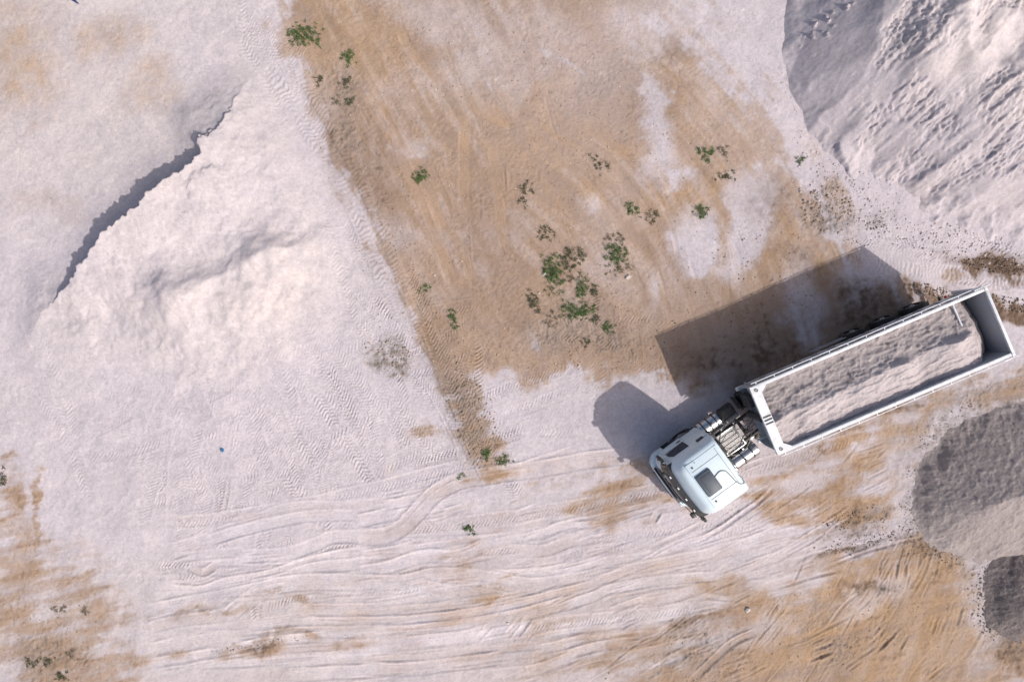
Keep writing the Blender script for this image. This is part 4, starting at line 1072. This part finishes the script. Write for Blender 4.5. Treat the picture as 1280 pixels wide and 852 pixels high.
# ------------------------------------------------------------------ tipping trailer
TL_LOC, TL_ANG = (9.10, -2.92), 23.0
TLEN, TW, TZ = 9.30, 1.27, 3.40           # body length, half width, rim height
def build_trailer():
    T = empty('tipper_trailer', (TL_LOC[0], TL_LOC[1], 0), R(TL_ANG))        # +x towards the tail
    tag(T, 'long white tipper trailer loaded with pale sand, standing behind the cab', 'trailer')
    FL = 1.55     # floor of the body
    # side walls with outside ribs
    for s in (-1, 1):
        yt, yb = TW - 0.015, TW - 0.16
        w = MB().loft([[Vector((x, s * (yt + o), TZ - .1)), Vector((x, s * (yt + o), TZ - .55)), Vector((x, s * (yb + .12 + o), FL + .45)), Vector((x, s * (yb + o), FL)), Vector((x, s * (yb - .05 + o), FL)), Vector((x, s * (yb + .07 + o), FL + .45)), Vector((x, s * (yt - .05 + o), TZ - .55)), Vector((x, s * (yt - .05 + o), TZ - .1))] for x, o in ((.12, 0), (TLEN - .06, 0))]).build('side_wall', M['steel'], T)
        for k in range(13):
            xk = 0.35 + k * (TLEN - 0.7) / 12
            MB().loft([[Vector((xk + dx, s * (yt + o), TZ - .12)), Vector((xk + dx, s * (yt + o), TZ - .55)), Vector((xk + dx, s * (yb + .12 + o), FL + .45)), Vector((xk + dx, s * (yb + o), FL + .02)), Vector((xk + dx, s * (yb - .01), FL + .02)), Vector((xk + dx, s * (yb + .11), FL + .45)), Vector((xk + dx, s * (yt - .01), TZ - .55)), Vector((xk + dx, s * (yt - .01), TZ - .12))] for dx, o in ((-.04, .05), (.04, .05))]).build('rib', M['steel'], w)
        MB().box((TLEN / 2, s * TW, TZ - 0.05), (TLEN, 0.115, 0.10), 0.018).build('top_rail', M['white'], T)
        rl = MB().tube([(0.12, s * (TW + 0.155), TZ - .06), (TLEN - .1, s * (TW + 0.155), TZ - .06)], 0.017, 8).build('tarp_rail', M['white'], T)
        for k in range(13):
            MB().box((0.30 + k * (TLEN - 0.6) / 12, s * (TW + 0.105), TZ - .055), (0.035, 0.10, 0.03), 0.004).build('bracket', M['white'], rl)
        MB().box((TLEN / 2, s * (TW - .18), FL - 0.04), (TLEN - .1, 0.14, 0.14), 0.02).build('bottom_rail', M['white'], T)
    # front: raked bulkhead under a wide flat ledge with chamfered inner corners
    fw = MB().add([(0.10, -TW + .02, TZ - .1), (0.10, TW - .02, TZ - .1), (0.42, TW - .02, FL), (0.42, -TW + .02, FL), (0.16, -TW + .02, TZ - .1), (0.16, TW - .02, TZ - .1), (0.48, TW - .02, FL), (0.48, -TW + .02, FL)],
             [(0, 1, 2, 3), (4, 7, 6, 5), (0, 4, 5, 1), (3, 2, 6, 7), (0, 3, 7, 4), (1, 5, 6, 2)]).build('front_wall', M['steel'], T)
    z0, z1 = TZ - 0.11, TZ + 0.004
    outl = [(0.0, -TW - .06), (0.0, TW + .06), (0.62, TW - .06), (0.36, TW - .28), (0.36, -TW + .28), (0.62, -TW + .06)]
    led = MB().loft([[Vector((x, y, z)) for x, y in outl] for z in (z0, z1 - .012)] + [[Vector((x * 0.985 + .006, y * .995, z1)) for x, y in outl]])
    lo = led.build('front_ledge', M['white'], T, 30)
    for k in range(3):
        MB().box((0.19, -0.13 + k * 0.13, z1 + 0.004), (0.30, 0.055, 0.012)).build('slot', M['black'], lo)
    for s in (-1, 1):
        MB().tube([(0.20 + math.cos(R(a)) * .05, s * (TW - .12) + math.sin(R(a)) * .05, z1 + .02) for a in range(0, 361, 30)], 0.014, 6).build('lifting_eye', M['grey'], lo)
    # hydraulic ram and cabinet in front of the bulkhead
    MB().cyl((0.20, 0, 1.35), (0.12, 0, 3.05), 0.13, 20).build('tipping_ram', M['frame'], T)
    MB().box((0.22, 0.62, 1.9), (0.26, 0.5, 0.8), 0.04).build('oil_tank', M['frame'], T)
    # floor
    MB().box((TLEN / 2 + .1, 0, FL - .02), (TLEN - .3, 2 * TW - .36, 0.05)).build('floor', M['steel'], T)
    # tailgate: leans out a little, framed
    tg = MB().box((TLEN - 0.03, 0, (FL + TZ) / 2 - .06), (0.05, 2 * TW - 0.10, TZ - FL - .1)).build('tailgate', M['steel'], T)
    MB().box((TLEN - 0.01, 0, TZ - 0.035), (0.11, 2 * TW + .10, 0.11), 0.018).build('top_bar', M['white'], tg)
    for y in (-0.8, -0.27, 0.27, 0.8): MB().box((TLEN + 0.025, y, (FL + TZ) / 2 - .1), (0.06, 0.09, TZ - FL - .2), 0.012).build('rib', M['white'], tg)
    for s in (-1, 1):
        MB().box((TLEN - 0.02, s * (TW + .015), (FL + TZ) / 2), (0.12, 0.12, TZ - FL + .05), 0.015).build('corner_post', M['white'], T)
        MB().tube([(TLEN - .45, s * (TW + .11), TZ + .02), (TLEN + .14, s * (TW + .11), TZ + .02)], 0.022, 8).build('hinge_arm', M['white'], T)
    # cross tube near the tail
    MB().tube([(TLEN - 1.12, -TW + .05, TZ - .37), (TLEN - 1.12, TW - .05, TZ - .37)], 0.035, 10).build('cross_tube', M['white'], T)
    # chassis
    c = MB()
    for y in (-0.45, 0.45): c.box((TLEN / 2 + .3, y, 1.28), (TLEN - .8, 0.12, 0.34), 0.01)
    for x in (0.9, 2.2, 3.6, 5.0, 6.3, 7.6, 9.0): c.box((x, 0, 1.28), (0.12, 1.0, 0.22), 0.01)
    c.build('chassis_frame', M['frame'], T)
    for ax in (5.55, 6.86, 8.17):
        MB().cyl((ax, -1.0, 0.52), (ax, 1.0, 0.52), 0.075, 12).build('axle', M['frame'], T)
        for s in (-1, 1):
            make_wheel(T, (ax, s * 1.06, 0.52), 0.38, 0.52, s)
            arc = list(range(20, 161, 10))
            MB().sheet([[(ax + math.cos(R(a)) * 0.60, s * yy, 0.53 + math.sin(R(a)) * 0.60) for a in arc] for yy in (0.84, 1.27)]).build('mudguard', M['black'], T)
    for s in (-1, 1):
        MB().box((3.0, s * 0.80, 0.80), (0.14, 0.14, 0.95), 0.015).box((3.0, s * 0.80, 0.30), (0.28, 0.28, 0.06), 0.01).build('landing_leg', M['frame'], T)
        MB().box((4.25, s * 1.20, 0.75), (1.5, 0.04, 0.12), 0.01).box((4.25, s * 1.20, 1.02), (1.5, 0.04, 0.12), 0.01).build('side_guard', M['tank'], T)
        MB().box((TLEN + .02, s * 0.95, 0.95), (0.06, 0.42, 0.14), 0.015).build('tail_lamp', M['red'], T)
    MB().box((TLEN - .02, 0, 0.62), (0.10, 2.3, 0.14), 0.02).build('rear_bumper', M['frame'], T)
    return T
build_trailer()

# ------------------------------------------------------------------ sand in the trailer body
def build_load():
    a = np.arange(0.30, TLEN - 0.06, 0.03); b = np.arange(-TW + 0.068, TW - 0.066, 0.03)
    X, Y = np.meshgrid(a, b); X = X.astype(np.float32); Y = Y.astype(np.float32)
    # local +y is the upper-left side in the photo, +x the tail
    n1 = fbm(X * 0.5, Y, 0.7, 4, 301); n2 = fbm(X, Y, 0.22, 3, 303); n3 = pn(X / 0.09, Y / 0.09, 305)
    crest = -0.12 + 0.22 * fbm(X, X * 0, 2.2, 3, 307) + 0.02 * (X - 4)
    d = Y - crest
    lump = np.clip(0.75 + pn(X / 0.9, X * 0 + 3.3, 309) * 0.7, 0.2, 1.3)
    h = 2.98 + 0.0 * X
    h += np.where(d < 0, 0.34 * np.exp(-(np.abs(d) / 0.80) ** 1.4), 0.34 * np.exp(-(np.abs(d) / 0.15) ** 1.2)) * lump
    h += np.where(d > 0.1, -0.16 * ss(0.15, 1.1, d), 0) + 0.06
    h += 0.14 * np.exp(-((X - 0.55) / 0.5) ** 2) * ss(-0.2, 0.8, Y)
    h += 0.02 * ss(-0.2, -0.9, Y)
    rr = 1 - np.abs(fbm(X * 0.25, Y, 0.35, 3, 311)) * 2
    h += np.clip(rr - 0.55, 0, 1) * 0.10 + n1 * 0.05 + n2 * 0.03 + n3 * 0.010
    h += np.where(d > 0.05, np.maximum(fbm(X, Y, 0.3, 3, 315), 0) * 0.12, 0)
    tail = TLEN - 0.98 + 0.28 * np.cos(Y * 1.25 + 0.15) + n1 * 0.10
    h = np.minimum(h, 2.98 - (X - tail) * 1.1 + n2 * 0.05)
    h = np.where(X > tail - 0.25, np.minimum(h, 3.10 + n2 * 0.05), h)
    h = np.maximum(h, 1.62 + n2 * 0.02)
    tn = np.clip(0.60 + n1 * 0.2 + n2 * 0.15 - 0.36 * ss(0.0, 0.25, d) - 0.12 * ss(2.5, 0.8, X), 0, 1)  # shade put into the colour behind the crest; front end darker too
    # close the body of sand: skirt down to the floor
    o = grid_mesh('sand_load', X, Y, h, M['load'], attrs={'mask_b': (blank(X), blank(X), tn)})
    o.location = (TL_LOC[0], TL_LOC[1], 0); o.rotation_euler = (0, 0, R(TL_ANG))
    tag(o, 'ridged load of pale sand filling the white trailer body', 'sand load')
build_load()

# ------------------------------------------------------------------ weeds
random.seed(21)
def weed(px, py, r_px, dens, mat, label, h=0.16, stretch=(1, 1), ang=0):
    x, y = G(px, py); r = r_px / PPM
    z = float(zg(x, y))
    o = empty('weed', (x, y, z)); tag(o, label, 'weed', 'weeds on the brown soil')
    leaf, stem = MB(), MB()
    r *= 1.12; nst = max(4, int(dens * r * r * 230) + 5)
    for k in range(nst):
        a = random.uniform(0, 2 * math.pi); rr = r * random.random() ** 0.62 * random.choice((0.75, 0.9, 1.0, 1.0, 1.35))
        dx, dy = math.cos(a) * rr * stretch[0], math.sin(a) * rr * stretch[1]
        ca, sa = math.cos(R(ang)), math.sin(R(ang)); dx, dy = dx * ca - dy * sa, dx * sa + dy * ca
        dz = float(zg(x + dx, y + dy)) - z
        hh = h * random.uniform(0.45, 1.15) * (1.15 - 0.5 * rr / max(r, .01))
        lx, ly = random.uniform(-.08, .08), random.uniform(-.08, .08)
        stem.tube([(dx, dy, dz - 0.02), (dx + lx, dy + ly, dz + hh)], 0.004, 4)
        for j in range(random.randint(9, 17)):
            t = random.uniform(0.15, 1.05)
            c = Vector((dx + lx * t + random.gauss(0, .035), dy + ly * t + random.gauss(0, .035), dz + max(0.012, hh * t + random.gauss(0, .02))))
            aa = random.uniform(0, 2 * math.pi); L = random.uniform(0.022, 0.075); W = L * random.uniform(.35, .6); tilt = random.uniform(-.5, .7)
            u = Vector((math.cos(aa), math.sin(aa), tilt * 0.6)); v = Vector((-math.sin(aa), math.cos(aa), random.uniform(-.5, .5)))
            leaf.add([c - u * L * .5, c + v * W * .5 + u * L * .05, c + u * L * .5 - Vector((0, 0, L * .2)), c - v * W * .5 + u * L * .05], [(0, 1, 2), (0, 2, 3)])
    tag(leaf.build('leaves', M[mat], o, 0), kind='stuff'); tag(stem.build('stem', M['stem'], o, 0), kind='stuff')
    return o
W = [
    (380, 46, 16, 1.2, 'leaf', 'bright green weed at the upper left corner of the brown soil', .16, (1.25, .8), 0),
    (436, 73, 8, 1.2, 'leaf', 'small green tuft to the right of the uppermost weed', .12, (1, 1), 0),
    (400, 101, 5, .8, 'leaf_dark', 'tiny dull weed below the uppermost bright weed', .08, (.8, 1.3), 0),
    (434, 104, 6, 1.0, 'leaf_dark', 'dull weed by the left edge of the soil, upper of a touching pair', .12, (1, 1.1), 0),
    (438, 127, 7, .7, 'leaf_dark', 'dull weed by the left edge of the soil, lower of a touching pair', .10, (1, .8), 0),
    (421, 128, 7, .4, 'leaf_dry', 'sparse dry weed left of the dull touching pair', .07, (1, 1), 0),
    (526, 219, 9, 1.3, 'leaf', 'lone bright green weed on bare soil near the sand edge', .14, (1, .9), 20),
    (750, 205, 10, .5, 'leaf_dark', 'sparse dull weed between the two pale curving tracks', .10, (.8, 1.5), 20),
    (656, 243, 11, .5, 'leaf_dark', 'sparse dull weed left of the pale curving track', .10, (.8, 1.5), -15),
    (790, 262, 7, 1.3, 'leaf', 'compact green weed on the right rim of the pale curving track', .12, (1, 1), 0),
    (815, 271, 9, .45, 'leaf_dark', 'thin scattered weed just right of the compact green one', .08, (1.1, 1), 0),
    (881, 191, 9, 1.1, 'leaf', 'green weed at the ochre patch, nearest the tall sand heap', .13, (1.3, .8), -20),
    (902, 190, 9, .4, 'leaf_dry', 'dry scattered weed right of the green one on ochre soil', .07, (1.1, .9), 0),
    (908, 220, 8, .7, 'leaf_dark', 'dull weed between the ochre patch and a white sand patch', .09, (1.3, .7), 20),
    (876, 264, 8, 1.3, 'leaf', 'round dark green weed left of the long white sand patch', .13, (1, 1), 0),
    (1001, 200, 5, 1.0, 'leaf', 'tiny green weed at the foot of the tall sand heap', .08, (1.2, .8), 0),
    (684, 292, 11, .5, 'leaf_dark', 'sparse dark weed above the largest weed clump', .10, (1, 1), 0),
    (714, 322, 14, .9, 'leaf_dark', 'dull leafy weed touching the upper right of the largest clump', .14, (1.1, .9), 20),
    (692, 342, 15, 1.5, 'leaf', 'largest dense green weed clump, beside a white stone', .20, (.75, 1.5), 8),
    (770, 317, 13, 1.3, 'leaf', 'dense green weed above a white stone, right of the largest clump', .17, (1, 1), 0),
    (768, 298, 12, .35, 'leaf_dry', 'dry fringe weed at the top of the right-hand green clump', .08, (1, .7), 0),
    (776, 334, 14, .35, 'leaf_dry', 'dry fringe weed at the bottom of the right-hand green clump', .07, (1.3, .6), 0),
    (727, 361, 10, 1.2, 'leaf', 'upright green weed right below the largest clump', .14, (.6, 1.4), 0),
    (742, 362, 7, .9, 'leaf_dark', 'small dull weed right of the upright green one', .10, (.8, 1.2), 0),
    (715, 346, 10, .4, 'leaf_dry', 'dry scattered weed between the largest clump and the upright weed', .07, (1.2, .8), 0),
    (714, 390, 11, 1.3, 'leaf', 'low green weed at the bottom of the weed group, left of a twin', .13, (1.2, .9), -20),
    (733, 388, 9, 1.3, 'leaf', 'low bright green weed at the bottom of the group, right of a twin', .12, (1.1, .8), 30),
    (668, 378, 10, .9, 'leaf_dark', 'dull green weed left of the group, below the largest clump', .13, (.6, 1.4), 10),
    (689, 397, 10, .35, 'leaf_dry', 'dry weed on pale ground right of the dull left-hand weed', .07, (1, 1), 0),
    (744, 399, 6, 1.0, 'leaf_dark', 'small dull weed between the bottom twins and the last weed', .09, (1.1, .7), 0),
    (761, 409, 7, 1.1, 'leaf', 'last small green weed at the lower right of the weed group', .11, (1, .9), 0),
    (732, 428, 5, .7, 'leaf_dark', 'tiny dull weed just under the weed group on crumbly soil', .07, (1.2, .7), 0),
    (567, 400, 8, .9, 'leaf', 'narrow green weed in the middle of the left soil strip', .12, (.7, 1.6), 12),
    (531, 360, 5, 1.0, 'leaf', 'tiny green weed beside the sand edge, left of the narrow weed', .09, (1.1, .8), 0),
    (607, 567, 7, 1.0, 'leaf', 'green weed at the lower tip of the soil strip, left of a pair', .11, (.8, 1.2), 0),
    (631, 575, 8, .9, 'leaf', 'green weed at the lower tip of the soil strip, right of a pair', .10, (1, .9), 0),
    (578, 594, 3.5, 1.0, 'leaf', 'tiny green sprig on the rim of the S-shaped wheel track', .07, (1.2, .8), 0),
    (587, 661, 7, 1.0, 'leaf', 'lone green weed among the wheel tracks on pale sand', .10, (1.1, .8), -20),
    (3, 597, 8, .7, 'leaf_dark', 'dull green weed cut by the left picture edge', .09, (.8, 1.2), 0),
    (75, 760, 6, .6, 'leaf_dry', 'dry tuft on the tan corner, upper of the lower left tufts', .07, (1.3, .7), 0),
    (107, 763, 4, .9, 'leaf_dry', 'tiny dry tuft at the right end of the tan corner', .06, (1, 1), 0),
    (40, 828, 8, .5, 'leaf_dark', 'scattered dull tuft in the lower left corner, leftmost', .08, (1.3, .8), 0),
    (60, 823, 7, .6, 'leaf_dark', 'scattered dull tuft in the lower left corner, middle one', .08, (.8, 1.2), 0),
    (76, 842, 8, .7, 'leaf_dark', 'scattered dull tuft in the lower left corner, nearest the bottom edge', .08, (1.2, .8), 0),
    (90, 818, 7, .4, 'leaf_dry', 'dry scattered tuft in the lower left corner, rightmost', .06, (1, 1), 0)]
for w in W: weed(*w)

# ------------------------------------------------------------------ stones
def stone_mesh(seed):
    rn = random.Random(seed)
    bm = bmesh.new(); bmesh.ops.create_icosphere(bm, subdivisions=1, radius=0.5)
    for v in bm.verts: v.co *= rn.uniform(0.72, 1.15)
    bmesh.ops.scale(bm, vec=(1, rn.uniform(.6, .9), rn.uniform(.4, .65)), verts=bm.verts)
    me = bpy.data.meshes.new('stone'); bm.to_mesh(me); bm.free(); me.materials.append(M['stone']); return me
SM = [stone_mesh(i) for i in range(6)]
def stone(px, py, size, label, group=None):
    x, y = G(px, py)
    o = bpy.data.objects.new('stone', random.choice(SM)); link(o)
    o.location = (x, y, float(zg(x, y)) + size * 0.12); o.scale = (size,) * 3; o.rotation_euler = (random.uniform(-.3, .3), random.uniform(-.3, .3), random.uniform(0, 6.28))
    tag(o, label, 'stone', group)
stone(785, 346, .26, 'white stone below the dense right-hand green weed')
stone(680, 343, .22, 'white stone in the left edge of the largest weed clump')
stone(674, 366, .13, 'small white stone between the largest clump and the dull left-hand weed')
stone(543, 344, .13, 'small white stone on the soil strip right of a tiny weed')
stone(382, 47, .12, 'small pale stone inside the uppermost bright green weed')
stone(635, 779, .16, 'lone stone between wheel tracks near the bottom edge')
stone(934, 761, .30, 'flat white lump on the brown soil below the cab')
stone(515, 113, .10, 'tiny white stone on upper brown soil, left of two')
stone(545, 112, .11, 'tiny white stone on upper brown soil, right of two')
k = 0
rs = random.Random(8)
while k < 70:
    px, py = rs.uniform(380, 1060), rs.uniform(20, 520)
    if poly_sd(SOIL_MAIN, np.array([px]), np.array([py]))[0] < 10 or (px > 830 and py > 400): continue
    stone(px, py, rs.uniform(.045, .09), 'tiny pale pebble lying on the bare brown soil', 'pebbles on the brown soil'); k += 1

# ------------------------------------------------------------------ loose clods (uncountable)
def clods(name, label, mat, areas, seed):
    rn = random.Random(seed); m = MB()
    for (cx, cy, rx, ry, ang, n, s0, s1) in areas:
        for i in range(n):
            a = rn.uniform(0, 6.283); q = math.sqrt(rn.random()); u, v = math.cos(a) * q * rx, math.sin(a) * q * ry
            c, s = math.cos(R(ang)), math.sin(R(ang))
            x, y = G(cx + u * c - v * s, cy + u * s + v * c)
            z = float(zg(x, y)); sz = s0 + (s1 - s0) * rn.random() ** 2.5
            P = [Vector((rn.uniform(.6, 1.1) * sz * d[0], rn.uniform(.6, 1.1) * sz * d[1], rn.uniform(.4, .8) * sz * d[2])) for d in ((1, 0, 0), (0, 1, 0), (-1, 0, 0), (0, -1, 0), (0, 0, 1), (0, 0, -1))]
            b = rn.uniform(0, 6.28); cb, sb = math.cos(b), math.sin(b)
            m.add([(x + p.x * cb - p.y * sb, y + p.x * sb + p.y * cb, z + p.z + sz * .15) for p in P], [(0, 1, 4), (1, 2, 4), (2, 3, 4), (3, 0, 4), (1, 0, 5), (2, 1, 5), (3, 2, 5), (0, 3, 5)])
    o = m.build(name, M[mat], None, 0)
    tag(o, label, 'clods', kind='stuff')
clods('soil_clods', 'small brown soil clods strewn over the yard', 'clod', [
    (640, 240, 260, 230, 0, 1500, .012, .05), (590, 520, 30, 70, -18, 350, .012, .06), (720, 390, 90, 50, 0, 350, .012, .05), (485, 446, 34, 24, 30, 180, .015, .07), (1035, 262, 34, 30, 20, 260, .015, .08),
    (1000, 800, 250, 60, -10, 420, .012, .05), (1080, 660, 70, 30, -15, 180, .015, .06), (500, 300, 14, 130, -23, 260, .012, .05), (60, 800, 70, 60, 0, 200, .012, .05), (960, 330, 80, 50, 30, 220, .012, .06), (600, 780, 280, 70, 0, 200, .01, .03), (760, 440, 90, 26, 0, 260, .012, .05)], 5)
clods('damp_clods', 'dark damp crumbs along the ruts beside the trailer', 'clod_dark', [
    (1248, 333, 46, 9, 8, 420, .015, .07), (1255, 379, 60, 9, 8, 380, .015, .07), (1170, 366, 40, 9, 14, 260, .015, .06), (1095, 281, 14, 6, 0, 60, .015, .05), (1075, 300, 24, 8, 0, 60, .012, .04), (1085, 676, 60, 8, -14, 180, .012, .05), (1055, 650, 24, 10, -20, 100, .015, .06), (330, 805, 70, 5, -9, 120, .01, .04), (900, 400, 90, 50, -20, 120, .012, .05)], 6)
clods('sand_clods', 'pale sand lumps around the foot of the tall heap', 'clod_pale', [
    (1060, 240, 80, 40, 30, 450, .015, .08), (990, 110, 14, 70, -8, 110, .012, .05), (1180, 300, 110, 24, 12, 420, .015, .08), (940, 60, 36, 80, 0, 110, .01, .035), (300, 480, 200, 90, 0, 220, .01, .04), (1235, 735, 20, 60, 8, 120, .015, .06), (450, 780, 260, 60, 0, 120, .01, .03)], 7)

clods('gravel_crumbs', 'grey gravel crumbs rolled to the foot of the gravel heaps', 'gravel', [
    (1140, 640, 10, 60, 0, 200, .012, .045), (1170, 690, 40, 12, 20, 160, .012, .05), (1180, 530, 50, 10, -40, 160, .012, .045), (1236, 745, 16, 46, 0, 240, .015, .075), (1250, 790, 30, 12, 20, 120, .012, .05), (1225, 735, 16, 30, 0, 60, .012, .05)], 9)

# ------------------------------------------------------------------ litter
x, y = G(93, 1)
m = MB(); rows = []
for i in range(7):
    t = i / 6 - 0.5; w = 0.10 * (1 - 0.75 * max(0, t * 2) ** 1.2)
    rows.append([Vector((t * 0.62, j * w * 0.6, 0.03 + 0.03 * math.cos(j * 1.3) + 0.012 * math.sin(i * 2.1))) for j in (-1, -.4, .4, 1)])
m.sheet(rows)
o = m.build('plastic_strip', M['navy']); o.location = (x, y, float(zg(x, y))); o.rotation_euler = (0, 0, R(-37))
sm = o.modifiers.new('thickness', 'SOLIDIFY'); sm.thickness = 0.008
tag(o, 'navy blue strip lying on pale ground at the top picture edge', 'litter')
x, y = G(278, 561)
m = MB().cyl((0, 0, 0), (0, 0, 0.10), 0.075, 14, 0.06).cyl((0, 0, 0.10), (0, 0, 0.13), 0.03, 10)
o = m.build('plastic_canister', M['blue']); o.location = (x, y, float(zg(x, y)) + .05); o.rotation_euler = (R(60), R(15), R(30))
tag(o, 'small blue plastic scrap lying alone on the pale tyre-marked sand', 'litter')
